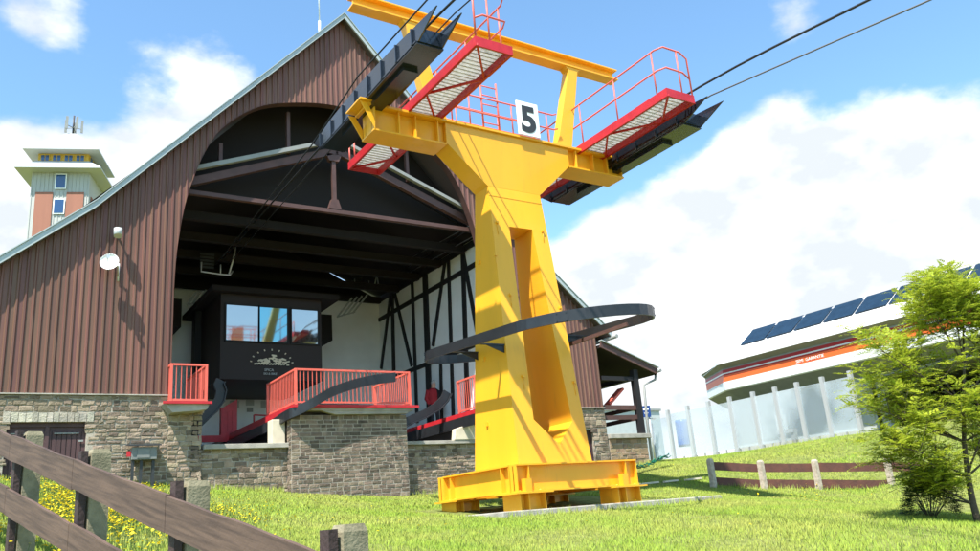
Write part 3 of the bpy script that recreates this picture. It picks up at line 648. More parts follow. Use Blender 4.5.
ibeam('base_beam', (X0+.1,Y0+.23), (X0+.1,Y1-.23), .46, .982); ibeam('base_beam', (X1-.1,Y0+.23), (X1-.1,Y1-.23), .46, .982)
mb = MB(); mb.box(9.1, 11.5, 13.25, 15.5, .9, .976); mb.build('base_plate', 'yellow', py)
for (fx, fyy) in ((X0,Y0),(X1-.62,Y0),(X0,Y1-.6),(X1-.62,Y1-.6)):
    mb = MB(); mb.box(fx-.14,fx+.72,fyy-.16,fyy+.6,.43,.458); mb.box(fx,fx+.6,fyy+.1,fyy+.12,.1,.43)
    for q in (0,.2,.58): mb.box(fx+q,fx+q+.02,fyy-.06,fyy+.099,.1,.43)
    mb.box(fx,fx+.02,fyy+.12,fyy+.5,.1,.43); mb.box(fx+.58,fx+.6,fyy+.12,fyy+.5,.1,.43); mb.box(fx+.1,fx+.24,fyy-.14,fyy-.005,.459,.7); mb.box(fx,fx+.6,fyy+.5,fyy+.52,.1,.43)
    for bx_, by_ in ((.06,.02),(.54,.02),(.06,-.04+.3),(.54,.3)): mb.tube([(fx+bx_,fyy+by_,.459),(fx+bx_,fyy+by_,.50)], .022, 6)
    mb.build('foot', 'yellow', py)
mb = MB(); mb.prism([(8.3,12.62),(14.1,12.75),(13.3,13.6),(13.1,16.3),(8.3,16.3)], 2, -.15, .135); o = mb.build('foundation_slab', 'conc', None, bevel=.02); tag(o, 'rough concrete slab under the yellow pylon base', 'slab')
# catwalks
def catwalk(x0, x1, ya, yb, z, rail_x, ya_r):
    t = MB(); h = .16
    for x in (x0, x1): t.box(x-.03, x+.03, ya, yb, z-h, z+.04)
    for y in (ya, yb): t.box(x0+.031, x1-.031, y-.03 if y == yb else y, y if y == yb else y+.03, z-h, z+.04)
    n = 6; L = (yb-ya)/n
    for k in range(n):
        a, b = (x0, x1) if k % 2 == 0 else (x1, x0); t.bar((a,ya+k*L,z-h+.03),(b,ya+(k+1)*L,z-h+.03), .04, .045)
    c = t.build('catwalk', 'red', py)
    mb = MB(); mb.box(x0+.032, x1-.032, ya+.032, yb-.032, z+.0, z+.025)
    y = ya+.1
    while y < yb-.1: mb.box(x0+.04, x1-.04, y, y+.012, z-.02, z-.001); y += .12
    mb.build('grating', 'grate', c)
    mb = MB(); r = .02; xo = x1 if rail_x == x0 else x0; e = ya+.02
    for hh in (1.1, .58):
        mb.tube([(rail_x,yb-.6,z+hh),(rail_x,e+.2,z+hh),(rail_x+(xo-rail_x)*.1,e,z+hh),(rail_x+(xo-rail_x)*.75,e,z+hh),(xo,e,z+hh-.12)] + ([(xo,e,z)] if hh > 1 else []), r, 6)
    for y in np.linspace(e+.3, yb-.6, 5): mb.tube([(rail_x,y,z),(rail_x,y,z+1.1)], r*.9, 6)
    mb.tube([(rail_x+(xo-rail_x)*.6,e,z),(rail_x+(xo-rail_x)*.6,e,z+1.1)], r*.9, 6)
    for y in (yb-.05, yb-.35): mb.tube([(x0,y,z),(x0,y,z+.5)], r*.9, 6)
    mb.tube([(x0,yb-.05,z+.5),(x0,yb-.6,z+.5)], r*.9, 6)
    mb.build('handrail', 'coral', c); return c
catwalk(7.6, 8.4, 11.15, 17.25, 8.78, 8.4, 14.3)
catwalk(12.4, 13.2, 10.95, 17.1, 8.72, 12.4, 14.3)
# rail & ladder on crossarm
mb = MB()
for z, x0, x1 in ((9.42,8.5,11.6),(9.02,8.5,11.6)):
    mb.tube([(x0,14.0,z),(x1,14.0,z),(x1+.12,14.0,z+.05)], .018, 6)
    mb.tube([(x0,14.58,z),(x1,14.58,z)], .018, 6)
for x in (8.7, 9.18, 10.36, 11.4): mb.tube([(x,14.0,8.64),(x,14.0,9.42)], .016, 6); mb.tube([(x,14.58,8.64),(x,14.58,9.42)], .016, 6)
mb.build('arm_railing', 'coral', py)
mb = MB(); mb.tube([(9.55,14.02,8.64),(9.55,14.02,9.9)], .022, 6); mb.tube([(9.99,14.02,8.64),(9.99,14.02,9.9)], .022, 6)
for z in np.arange(8.8, 9.9, .24): mb.tube([(9.55,14.02,z),(9.99,14.02,z)], .014, 6)
mb.build('ladder', 'coral', py)
mb = MB(); mb.box(10.46, 11.08, 13.9, 13.93, 8.645, 9.53); sg = mb.build('number_plate', 'white', py)
text('digit', '5', .92, (10.77, 13.895, 8.76), (1,0,0), (0,0,1), 'dgrey', sg, offset=.035, depth=.004, align='CENTER')
# sheave trains
def sheaves(xa, xb, z, ya, yb):
    zt0, zc = z+.30, z+.52
    def plate(x, t=.03):
        m_ = MB(); pr = [(ya,zt0),(ya+.75,z),(yb-.6,z),(yb,zt0+.12),((ya+yb)/2+1.5,zc-.04),((ya+yb)/2+.3,zc),((ya+yb)/2-1.2,zc-.06)]
        m_.prism(pr, 0, x-t/2, x+t/2)
        for k in range(8):
            y = ya+.95+k*(yb-ya-1.6)/7; m_.box(x-t/2-.05, x+t/2+.05, y-.02, y+.02, z+.01, z+.34+.12*math.sin(math.pi*(k+.5)/8))
        return m_
    c = plate(xa).build('sheave_frame', 'black', py, bevel=.006); p2 = plate(xb).build('side_plate', 'black', c, bevel=.006)
    m_ = MB(); m_.box(xa-.03, xb+.03, ya+.78, yb-.7, z-.035, z-.002); m_.box(xa+.1, xb-.1, ya+1.6, yb-1.6, z-.12, z-.036); m_.box(xa+.016, xb-.016, ya+.75, ya+.8, z, z+.3); m_.box(xa+.05,xb-.05,ya+.9,ya+1.0,z-.02,z+.02); m_.box(xa-.045, xa-.016, ya+.8, yb-.65, z+.0, z+.03)
    m_.box((xa+xb)/2-.14,(xa+xb)/2+.14,13.95,14.6,8.641,z+.02 if z > 8.66 else 8.7);  m_.build('keel', 'black', c)
    for k in range(8):
        y = ya+1.0+k*(yb-ya-1.9)/7; m_ = MB(); xc = (xa+xb)/2; m_.tube([(xc-.05,y,z+.22),(xc+.05,y,z+.22)], .2, 16); m_.tube([(xa,y,z+.22),(xb,y,z+.22)], .03, 8)
        m_.build('sheave', 'charcoal', c)
    return c
sheaves(6.6, 7.12, 8.7, 10.85, 17.15)
sheaves(13.38, 13.9, 8.36, 10.7, 17.2)
# guide ring
def ring_pts(r, ya, yb, n=16):
    o = []
    for k in range(n+1): t = math.pi*k/n; o.append((CX-r*math.cos(t), ya-r*math.sin(t)))   # near end
    for k in range(n+1): t = math.pi*k/n; o.append((CX+r*math.cos(t), yb+r*math.sin(t)))
    return o
mb = MB(); rp = ring_pts(1.5, 12.3, 15.6)
mb.strip([(x, y, 3.27+(y-10.55)*.058+(x-8.75)*.1) for x, y in rp], .21, .03, closed=True)
rg = mb.build('guide_ring', 'charcoal', py); mb = MB()
for (sx, y) in ((-1,13.75),(1,13.75),(-1,14.8),(1,14.8)):
    z = 3.32+(y-10.55)*.058+(.3 if sx > 0 else 0); xe = colp(sx,0,z)[0]; mb = MB(); mb.bar((xe,y,z-.03),(CX+sx*1.49,y,z-.03), .06, .03); mb.prism([(xe,z-.0451),(CX+sx*1.3,z-.0451),(xe,z-.2)],1,y-.01,y+.01); mb.build('ring_bracket', 'charcoal', rg)

mb = MB()
for k in (3, 12, 22, 30):
    (xa_, ya_), (xb_, yb_) = rp[k], rp[(k+1)%len(rp)]; p_ = np.array([(xa_+xb_)/2, (ya_+yb_)/2, 0]); p_[2] = 3.27+(p_[1]-10.55)*.058+(p_[0]-8.75)*.1+.105
    dd_ = np.array([xb_-xa_, yb_-ya_, 0]); dd_ /= np.linalg.norm(dd_); mb = MB(); mb.bar(p_-dd_*.12, p_+dd_*.12, .05, .19)
    for e_ in (-.09, .09):
        for h_ in (-.07, .07): q_ = p_+dd_*e_+[0,0,h_]; n_q = np.array([-dd_[1], dd_[0], 0]); mb.bar(q_-n_q*.035, q_+n_q*.035, .022, .022)
    mb.build('splice_plate', 'charcoal', rg)
mb = MB(); mb.box(CX+1.3,CX+1.34,12.3,15.4,3.66,3.74); mb.build('stiffener', 'darkbrown', rg)

# ---------------------------------------------------------------- ropes
def rope(label, pts, r, m, cat='rope', g='steel ropes of the lift'):
    Q = []
    P = [np.array(p, float) for p in pts]
    mb = MB(); mb.tube(P, r, 6); o = mb.build('cable', m); tag(o, label, cat, g)
xl, xr = 6.86, 13.64
rope('thick black haul rope running over the left sheaves of the pylon', [(xl,-30,4.0),(xl,0,7.9),(xl,9,8.93),(xl,10,9.03),(xl,11,9.11),(xl,12.5,9.2),(xl,15.5,9.2),(xl,17.1,9.12),(xl,26,9.0)], .026, 'rope')
rope('thick black haul rope running over the right sheaves of the pylon', [(xr,-30,4.2),(xr,0,8.0),(xr,9,9.0),(xr,10,9.09),(xr,11,9.15),(xr,12.5,9.2),(xr,14.5,9.2),(xr,17.1,9.25),(xr,26,9.35)], .026, 'rope')
rope('thin dark cable along the left edge of the left black sheave housing', [(6.58,-30,4.9),(6.58,10.9,9.3),(6.58,14.3,9.42),(6.58,17.1,9.05),(6.62,26,8.75)], .018, 'rope', 'cable')
rope('thin grey cable beside the right haul rope', [(13.88,-30,3.2),(13.88,11,8.95),(13.88,14.3,9.0),(13.88,17.1,9.0),(13.8,26,9.2)], .018, 'grope', 'cable')
rope('thin dark cable between the two plates of the left sheave housing', [(7.05,-30,4.6),(7.05,11,9.05),(7.05,14.3,9.15),(7.05,17.1,9.0),(7.0,26,8.8)], .014, 'rope', 'cable')
rope('thin cable just inside the right haul rope towards the hall', [(13.45,17.1,9.05),(13.4,26,9.5)], .014, 'grope', 'cable')

# ---------------------------------------------------------------- person
def person():
    t = thing('person', 'person in a red and black jacket standing beside the half-timbered wall', 'person', (13.75, 24.7, 3.06))
    bx, by, bz = 13.75, 24.7, 3.06
    J = {'pel':(0,0,.92),'ch':(0,.0,1.25),'nk':(0,0,1.47),'hd':(.02,-.03,1.6),'tp':(.02,-.03,1.74),
         'hl':(-.1,0,.88),'kl':(-.11,-.02,.48),'al':(-.11,.03,.09),'tl':(-.12,-.14,.04),'hr':(.1,0,.88),'kr':(.12,-.01,.48),'ar':(.12,.04,.09),'tr':(.14,-.13,.04),
         'sl':(-.19,0,1.4),'el':(-.26,.03,1.12),'wl':(-.22,-.12,.9),'sr':(.19,0,1.4),'er':(.26,.03,1.12),'wr':(.22,-.12,.9)}
    R = {'pel':.15,'ch':.17,'nk':.06,'hd':.095,'tp':.07,'hl':.095,'kl':.065,'al':.045,'tl':.04,'hr':.095,'kr':.065,'ar':.045,'tr':.04,'sl':.075,'el':.05,'wl':.035,'sr':.075,'er':.05,'wr':.035}
    E = [('pel','ch'),('ch','nk'),('nk','hd'),('hd','tp'),('pel','hl'),('hl','kl'),('kl','al'),('al','tl'),('pel','hr'),('hr','kr'),('kr','ar'),('ar','tr'),('ch','sl'),('sl','el'),('el','wl'),('ch','sr'),('sr','er'),('er','wr')]
    for s, w in (('l',-1),('r',1)):      # hands: palm and five fingers
        W = J['w'+s]; J['p'+s] = (W[0],W[1]-.05,W[2]-.05); R['p'+s] = .032; E.append(('w'+s,'p'+s))
        for k in range(5):
            n = 'f%d%s' % (k, s); q = J['p'+s]
            J[n] = (q[0]+(k-1.5)*.018, q[1]-.03, q[2]-.07+abs(k-1.5)*.008) if k < 4 else (q[0]-w*.045, q[1]-.03, q[2]-.02); R[n] = .009; E.append(('p'+s, n))
    ks = list(J); me = bpy.data.meshes.new('body'); me.from_pydata([J[k] for k in ks], [(ks.index(a), ks.index(b)) for a, b in E], [])
    o = bpy.data.objects.new('body', me); COL.objects.link(o); o.parent = t
    sk = o.modifiers.new('skin', 'SKIN'); o.modifiers.new('sub', 'SUBSURF').levels = 2; o.modifiers['sub'].render_levels = 2
    for i, k in enumerate(ks): me.skin_vertices[0].data[i].radius = (R[k], R[k]*(.8 if k in ('pel','ch') else 1)); me.skin_vertices[0].data[i].use_root = (k == 'pel')
    # colours by height: trousers, jacket, skin
    m = bpy.data.materials.new('clothed_body'); m.use_nodes = True; N = m.node_tree.nodes; L = m.node_tree.links; tc = N.new('ShaderNodeTexCoord'); sp = N.new('ShaderNodeSeparateXYZ'); L.new(tc.outputs['Object'], sp.inputs[0])
    rp = N.new('ShaderNodeValToRGB'); rp.color_ramp.interpolation = 'CONSTANT'; dv = N.new('ShaderNodeMath'); dv.operation = 'DIVIDE'; dv.inputs[1].default_value = 2; L.new(sp.outputs[2], dv.inputs[0]); L.new(dv.outputs[0], rp.inputs[0])
    e = rp.color_ramp.elements; e[0].color = (.012,.012,.016,1); e[1].position = .745; e[1].color = (.5,.28,.2,1); x = e.new(.44); x.color = (.012,.012,.016,1)
    L.new(rp.outputs[0], N['Principled BSDF'].inputs['Base Color']); N['Principled BSDF'].inputs['Roughness'].default_value = .8; me.materials.append(m)
    # jacket halves, red with black
    def half(n, x0, x1, m):
        mb = MB(); k = 12; prof = [(.82,.18),(.95,.185),(1.1,.19),(1.3,.2),(1.43,.17),(1.5,.09)]; vs = []
        for z, r in prof:
            for j in range(k+1):
                a = math.pi*(x0+(x1-x0)*j/k); vs.append((bx+r*1.15*math.cos(a), by-r*.95*math.sin(a), bz+z))
        mb.add(vs, [(i*(k+1)+j,i*(k+1)+j+1,(i+1)*(k+1)+j+1,(i+1)*(k+1)+j) for i in range(len(prof)-1) for j in range(k)], True)
        for s in (-1,1):
            if (s < 0) == (m == 'redcloth'): mb.tube([(bx+s*.19,by,bz+1.42),(bx+s*.27,by+.03,bz+1.12),(bx+s*.23,by-.12,bz+.92)], .085, 10, r1=.055)
        mb.build(n, m, t)
    half('jacket_front', .42, 1.35, 'redcloth'); half('jacket_back', -.65, .42, 'darkcloth')
    mb = MB(); mb.ball((bx+.025,by-.01,bz+1.69), .105, 14, 8, (.9,1,.85)); mb.build('hair', 'hair', t)
    mb = MB(); mb.ball((bx-.02,by-.135,bz+1.64), .016, 6, 4, (.8,1.2,1.2)); mb.ball((bx-.05,by-.11,bz+1.665), .01, 6, 4); mb.ball((bx+.01,by-.125,bz+1.665), .01, 6, 4); mb.build('face', 'skin', t)
person()

# ---------------------------------------------------------------- fences
def wavy_board(mb, a, b, h, t, seg=14, wob=.012, ph=0):
    a = np.array(a, float); b = np.array(b, float); d = b-a; n = np.array([-d[1], d[0], 0]); n /= np.linalg.norm(n); vs = []
    for i in range(seg+1):
        u = i/seg; p = a+d*u; w1 = wob*math.sin(u*5+ph)+wob*.5*math.sin(u*17+ph*2); w2 = wob*math.sin(u*4+ph+2)+wob*.4*math.sin(u*21+ph)
        for o, z in ((-1,w2),(1,w2),(1,h+w1),(-1,h+w1)): vs.append(p+n*o*t/2+np.array([0,0,z]))
    fs = [(i*4+q,i*4+(q+1)%4,(i+1)*4+(q+1)%4,(i+1)*4+q) for i in range(seg) for q in range(4)]+[(3,2,1,0),(seg*4,seg*4+1,seg*4+2,seg*4+3)]
    mb.add(vs, fs)
lf = thing('wooden_fence', 'weathered brown two-board fence running downhill in the near left corner', 'fence', (1.2, 5.4, -.7))
k0 = np.array([1.60, 3.77, 0.]); dirf = np.array([-.3435, 1.56, 0.])
tops = lambda k: .02+.36*k
nrm = np.array([-1.56, -.3435, 0.]); nrm /= np.linalg.norm(nrm)   # towards the camera side
for k in range(-3, 8):
    p = k0+dirf*k; zt_p = tops(k); zg = zt_p-1.25
    mb = MB(); hh = random.uniform(-.02,.03); q = p; vs = []
    for z in (zg, zt_p+hh-.03): 
        for o in ((-1,-1),(1,-1),(1,1),(-1,1)): vs.append(q+nrm*.07*o[0]+dirf/1.6*.055*o[1]+np.array([0,0,z]))
    mb.add(vs, [(0,1,5,4),(1,2,6,5),(2,3,7,6),(3,0,4,7),(0,3,2,1)]); 
    tp = [v+np.array([0,0,.03])*(1) for v in vs[4:]]; c0 = sum(vs[4:])/4
    tp = [c0+(v-c0)*.8+np.array([0,0,.035]) for v in vs[4:]]; mb.add(vs[4:]+tp, [(0,1,5,4),(1,2,6,5),(2,3,7,6),(3,0,4,7),(4,5,6,7)])
    mb.build('post', 'cpost', lf)
    mb = MB(); mb.bar(p+np.array([0,0,zg])+nrm*.115, p+np.array([0,0,zt_p])+nrm*.115, .075, .05, upv=nrm); mb.build('batten', 'batten', lf)
for k in range(-3, 7):
    a = k0+dirf*k+nrm*.17; b = k0+dirf*(k+1)+nrm*.17; e = .004
    for drop, ph in ((.345, 0), (.80, 2)):
        up0 = .03+.02*max(0,k); up1 = .03+.02*max(0,k+1); mb = MB(); wavy_board(mb, a+np.array([0,0,tops(k)-drop+up0]), b+np.array([0,0,tops(k+1)-drop+up1])-dirf*e, .215, .028, ph=k*1.7+ph, wob=.005); mb.build('board', 'fence', lf)
rf = thing('rail_fence', 'red-brown rail fence with pale concrete posts on the slope by the small tree', 'fence', (19, 15, .1))
rp_ = [(714,488,22),(765,491,22.1),(820,491.5,22.2),(893.5,492.5,22.4),(979,494,22.6),(1070,496,22.8)]; pts_ = [dep(*q) for q in rp_]
hts = [.78,.82,.86,.93,.97,1.0]
for i, (p, h) in enumerate(zip(pts_, hts)):
    mb = MB(); w = .07; vs = []
    for z, s in ((-.4,1),(h-.05,.95),(h,.6)):
        for o in ((-1,-1),(1,-1),(1,1),(-1,1)): vs.append(p+np.array([o[0]*w*s,o[1]*w*s,z]))
    mb.add(vs, [(j*4+q,j*4+(q+1)%4,(j+1)*4+(q+1)%4,(j+1)*4+q) for j in range(2) for q in range(4)]+[(8,9,10,11)]); mb.build('post', 'wpost', rf)
for i in range(5):
    for f0, f1 in ((.62, .9), (.12, .38)):
        mb = MB(); a, b = pts_[i].copy(), pts_[i+1].copy(); a += [0,.1,hts[i]*f0]; b += [0,.1,hts[i+1]*f0]; wavy_board(mb, a, b, (f1-f0)*hts[i]+.0, .04, seg=6, wob=.004, ph=i); mb.build('rail', 'fence2', rf)

# ---------------------------------------------------------------- gondola station on the right
gs = thing('gondola_station', 'modern white gondola station with orange band and dark roof panels', 'building', (30, 15, 1.8))
YN, YF_ = -6, 23.3
prof = [(28.0,4.0),(27.06,4.42),(27.0,4.46),(26.98,4.80)]
def shell(mb, pr, ya=YN, yb=YF_, cy=2.1, cx=1.2):
    """profile extruded in Y; far end chamfered inwards (towards +X)"""
    for (xa, za), (xb, zb2) in zip(pr[:-1], pr[1:]):
        mb.quad((xa,ya,za),(xb,ya,zb2),(xb,yb,zb2),(xa,yb,za))
        mb.quad((xa,yb,za),(xb,yb,zb2),(xb+cx,yb+cy,zb2),(xa+cx,yb+cy,za)); mb.quad((xa+cx,yb+cy,za),(xb+cx,yb+cy,zb2),(36,yb+cy+.2,zb2),(36,yb+cy+.2,za))
mb = MB(); shell(mb, [(27.06,4.42),(27.0,4.46),(26.98,4.80)]); shell(mb, [(26.99,5.12),(26.985,5.17)]); rp0 = [(26.72,5.52),(26.72,5.60),(27.2,5.80),(27.97,6.30),(28.9,7.02),(29.6,7.2),(36,7.3)]
for (xa, za), (xb, zb2) in zip(rp0[:-1], rp0[1:]): mb.quad((xa,YN,za),(xb,YN,zb2),(xb,YF_,zb2),(xa,YF_,za))
A_1, B_1, B_0 = (26.72,YF_,5.60), (28.1,25.5,5.5), (28.1,25.5,5.42)
mb.quad((26.72,YF_,5.52),A_1,B_1,B_0); mb.quad(A_1,B_1,(28.9,YF_,7.02),(27.97,YF_,6.30),(27.2,YF_,5.8)); mb.quad(B_1,(36,25.7,5.5),(36,YF_,7.3),(29.6,YF_,7.2),(28.9,YF_,7.02)); mb.build('roof_shell', 'shell', gs)
mb = MB(); shell(mb, [(28.1,4.0),(27.06,4.42)]); shell(mb, [(27.0,5.36),(26.74,5.519)]); mb.build('soffit', 'mgrey', gs)
mb = MB(); shell(mb, [(26.98,4.80),(26.985,5.06)]); mb.build('orange_band', 'orange', gs)
mb = MB(); shell(mb, [(26.985,5.06),(26.99,5.12)]); shell(mb, [(26.985,5.17),(27.0,5.30)]); mb.build('red_band', 'dred', gs)
mb = MB(); shell(mb, [(27.0,5.30),(27.0,5.36)]); mb.build('overhang_shade_band', 'mgrey', gs)  # grey strip paints in the shade beneath the roof overhang
y = 22.95
while y > YN:
    mb = MB(); q = [(27.98,6.34),(28.88,7.04)]; s = .05; mb.quad((q[0][0]-.03,y,q[0][1]+.02),(q[0][0]-.03,y-1.28,q[0][1]+.02),(q[1][0]-.03,y-1.28-.1,q[1][1]+.03),(q[1][0]-.03,y-.1,q[1][1]+.03))
    mb.quad((q[0][0]-.02,y,q[0][1]-.0),(q[0][0]-.02,y-1.28,q[0][1]),(q[0][0]-.03,y-1.28,q[0][1]+.02),(q[0][0]-.03,y,q[0][1]+.02)); mb.build('roof_panel', 'panel', gs); y -= 1.38
text('lettering', 'SEMI  GARANTIE', .17, (26.955, 19.62, 4.86), (0,-1,0), (0,0,1), 'white', gs, offset=0, depth=.003)
for q in ((28.1,28.3,17.6,24.2,1.2,4.05),(28.301,36,24.0,24.2,1.2,5.4),(28.1,28.3,10.8,11.6,1.2,4.05)): mb = MB(); mb.box(*q); mb.build('wall', 'lgrey', gs)
mb = MB(); mb.box(34, 34.2, YN, 24, 1.2, 7); mb.box(28.3, 34, 10, 24, 1.5, 1.75); mb.box(30.5,31.5,12,15,1.76,3.0); mb.box(31,32,15.5,17,1.76,2.9); mb.build('hall_interior', 'dgrey', gs)
mb = MB(); mb.box(27.9, 33.5, YN, 17.55, 3.86, 3.98); mb.build('inner_ceiling', 'mgrey', gs)
for yy in (17.2, 13.2, 9.3, 5):
    mb = MB(); mb.box(28.4, 28.7, yy, yy+.3, 1.5, 3.86); mb.build('pillar', 'lgrey', gs)
mb = MB(); mb.box(27.6, 27.9, 6, 10.5, 1.2, 3.4); mb.build('white_panel', 'white', gs)
mb = MB(); mb.box(27.56,27.595,9.0,9.5,2.2,2.9); mb.box(27.56,27.595,8.2,8.6,2.0,3.0); mb.build('poster', 'red', gs)
# glass wind wall
gw = thing('glass_wall', 'row of tall frosted glass panels between slim white steel posts on the crest', 'glass screen', (26.3, 20, 1.8))
ys_g = [27.3,26.12,24.93,23.73,22.58,21.38,20.31,19.3,18.2,17.05]
for i, y in enumerate(ys_g):
    mb = MB(); zt2 = 4.05 if i else 3.6; mb.box(26.22,26.36,y-.07,y+.07,1.3,zt2); mb.box(26.2,26.4,y-.09,y+.09,1.5,1.95); mb.build('post', 'steelpost', gw)
    if i < len(ys_g)-1:
        mb = MB(); y2 = ys_g[i+1]; zz = 3.85 if i else 3.75; mb.box(26.29,26.31,y2+.06,y-.06,1.98,zz); mb.build('glass_panel', 'frost', gw)
        mb = MB(); mb.box(26.285,26.315,(y+y2)/2-.03,(y+y2)/2+.03,1.4,1.98); mb.build('clamp', 'mgrey', gw)
# blurred things behind the glass
mb = MB(); c = onX(683.5, 434, 27.4); mb.tube([c+[0,0,-.55],c+[0,0,-.45],c+[0,0,.5],c+[0,0,.62]], .3, 16); o = mb.build('blue_pillar', 'blue'); tag(o, 'rounded blue pillar glimpsed behind the frosted glass panels', 'pillar')
t = thing('snow_machine', 'grey machine with a shelf behind the frosted glass', 'machine', (27.4, 20.9, 1.8))
mb = MB(); mb.box(27.3,27.6,20.6,21.4,2.35,2.5); mb.box(27.35,27.55,20.6,20.75,1.7,2.35); mb.box(27.35,27.55,21.2,21.35,1.7,2.35); mb.build('stand', 'mgrey', t); mb = MB(); mb.box(27.35,27.55,21.0,21.35,2.502,3.1); mb.build('case', 'lgrey', t)
# further grey building behind
t = thing('flat_building', 'pale grey flat-roofed building far behind the porch and the glass', 'building', (37, 43, 1.5))
mb = MB(); A = onY(636, 411, 42)
mb.box(A[0]-3, A[0]+2.2, 42, 50, 0, A[2]); mb.build('wall', 'lgrey', t); mb = MB(); mb.box(A[0]-3.1, A[0]+2.3, 41.9, 50.1, A[2]+.002, A[2]+.15); mb.build('roof', 'mgrey', t)
# blue sign
c = onX(646, 411.5, 25.5); t = thing('blue_sign', 'small blue sign with a white arrow beside the porch post', 'sign', (c[0], c[1], g1(c[0],c[1])))
dx = np.array([.84,-.53,0]); mb = MB(); 
mb.bar(c-dx*.2, c+dx*.2, .03, .5); s0 = mb.build('sign_plate', 'signblue', t); mb = MB(); fr = np.array([-.53,-.84,0])*.02
q = c+fr+np.array([0,0,-.06]); mb.quad(q-dx*.1,q+dx*.1,q+[0,0,-.12],q+[0,0,-.1201]); q = c+fr; mb.quad(q-dx*.12+[0,0,.06],q+dx*.12+[0,0,.06],q+dx*.12+[0,0,.13],q-dx*.12+[0,0,.13]); mb.build('arrow', 'white', s0)
mb = MB(); mb.tube([(c[0]+.15,c[1],g1(c[0],c[1])-.2),(c[0]+.15,c[1],c[2]+.25)], .04); mb.bar(c+[-.2,0,-.3],c+[.5,0,-.32],.05,.05); mb.build('pole', 'steelpost', t)
# green hose roll of netting
mb = MB(); a = onY(628,473,18.9); b = onY(668,458,19.6)
pp = [a+(b-a)*u+np.array([0,0,.03*math.sin(u*9)]) for u in np.linspace(0,1,30)]
for i, p in enumerate(pp[:-1]):
    d = pp[i+1]-p; 
    for k in range(5): 
        o_ = np.array([rng.uniform(-.07,.07),rng.uniform(-.07,.07),rng.uniform(0,.1)]); mb.bar(p+o_, p+d*1.4+o_+np.array([0,0,rng.uniform(-.04,.04)]), .03, .012)
o = mb.build('rolled_netting', 'teal'); tag(o, 'loose roll of dark green netting lying on the lawn behind the pylon', 'netting')
# pale stone strips on lawn
for (x0,y0,x1,y1,n,lab) in ((641,483,658,482,0,'short pale strip of wood lying flat on the grass right beside the pylon base'),(664,480.5,677,478.5,1,'middle pale strip of wood lying on the grass slope'),(685,476.5,700,472,2,'pale strip of wood on the grass, the one farthest from the pylon')):
    a = onY(x0,y0,17.2); b = onY(x1,y1,17.2)
    a[2] = g1(a[0],a[1])+.05; b[2] = g1(b[0],b[1])+.06
    mb = MB(); mb.bar(a, b, .1, .05); o = mb.build('plank', 'cream'); tag(o, lab, 'plank', 'pale strips on the lawn')

# ---------------------------------------------------------------- lookout tower
tw = thing('lookout_tower', 'distant lookout tower with red and grey boards and two-tier white roof', 'tower', (6.3, 78, 2))
ux = np.array([.933,-.36,0]); uy = np.array([.36,.933,0])
O = dep(90,177,75); O = np.array([O[0], O[1], 0])      # near right corner of the body
zz = lambda px, py, d=75: dep(px,py,d)[2]
Wd = 4.9
def TP(a, b, z): return O-ux*Wd+ux*a+uy*b+np.array([0,0,z])       # a in 0..Wd across front, b depth
def tbox(mb, a0,a1,b0,b1,z0,z1):
    v = [TP(a0,b0,z0),TP(a1,b0,z0),TP(a1,b1,z0),TP(a0,b1,z0),TP(a0,b0,z1),TP(a1,b0,z1),TP(a1,b1,z1),TP(a0,b1,z1)]; mb.add(v, [(0,3,2,1),(4,5,6,7),(0,1,5,4),(1,2,6,5),(2,3,7,6),(3,0,4,7)])
ze2, ze1 = zz(97.8,170.5)-.1, zz(96.8,148.6)
mb = MB(); tbox(mb,0,Wd,0,Wd,2,ze2+.6)
a = .06
while a < Wd:
    tbox(mb, a, a+.06, -.05, -.001, 2, ze2); a += .33
mb.build('body', 'twall', tw)
zr1 = zz(60,197); 
for a0 in (.45, 3.05): mb = MB(); tbox(mb, a0, a0+1.45, -.1, -.052, 15, zr1); mb.build('red_panel', 'tred', tw)
for b0 in (.6, 2.8): mb = MB(); tbox(mb, Wd+.001, Wd+.08, b0, b0+1.3, 15, zr1-.2); mb.build('red_panel', 'tred', tw)
for zc in (zz(62,185), zz(60.5,213)):
    mb = MB(); tbox(mb, 2.0, 2.98, -.14, -.101, zc-.75, zc+.75); w = mb.build('window', 'tframe' if 0 else 'white', tw); mb = MB(); tbox(mb, 2.1, 2.88, -.17, -.141, zc-.65, zc+.65); mb.build('pane', 'bglass', w)
def hip(mb, ov, z0, z1, ins, th=.25):
    b = [TP(-ov,-ov,z0),TP(Wd+ov,-ov,z0),TP(Wd+ov,Wd+ov,z0),TP(-ov,Wd+ov,z0)]; b2 = [p+np.array([0,0,th]) for p in b]
    t = [TP(ins,ins,z1),TP(Wd-ins,ins,z1),TP(Wd-ins,Wd-ins,z1),TP(ins,Wd-ins,z1)]; s = [TP(.3,.3,z0+.0),TP(Wd-.3,.3,z0),TP(Wd-.3,Wd-.3,z0),TP(.3,Wd-.3,z0)]
    mb.add(b+b2+t+s, [(0,1,5,4),(1,2,6,5),(2,3,7,6),(3,0,4,7),(4,5,9,8),(5,6,10,9),(6,7,11,10),(7,4,8,11),(8,9,10,11),(0,12,13,1),(1,13,14,2),(2,14,15,3),(3,15,12,0)])
mb = MB(); hip(mb, 1.15, ze2, ze2+1.3, .25, .12); mb.build('lower_roof', 'troof', tw)
mb = MB(); tbox(mb,.3,Wd-.3,.3,Wd-.3,ze2+1.0,ze1+.2); mb.build('lantern_room', 'tframe', tw)
zl0, zl1 = ze2+1.2, ze1-.1
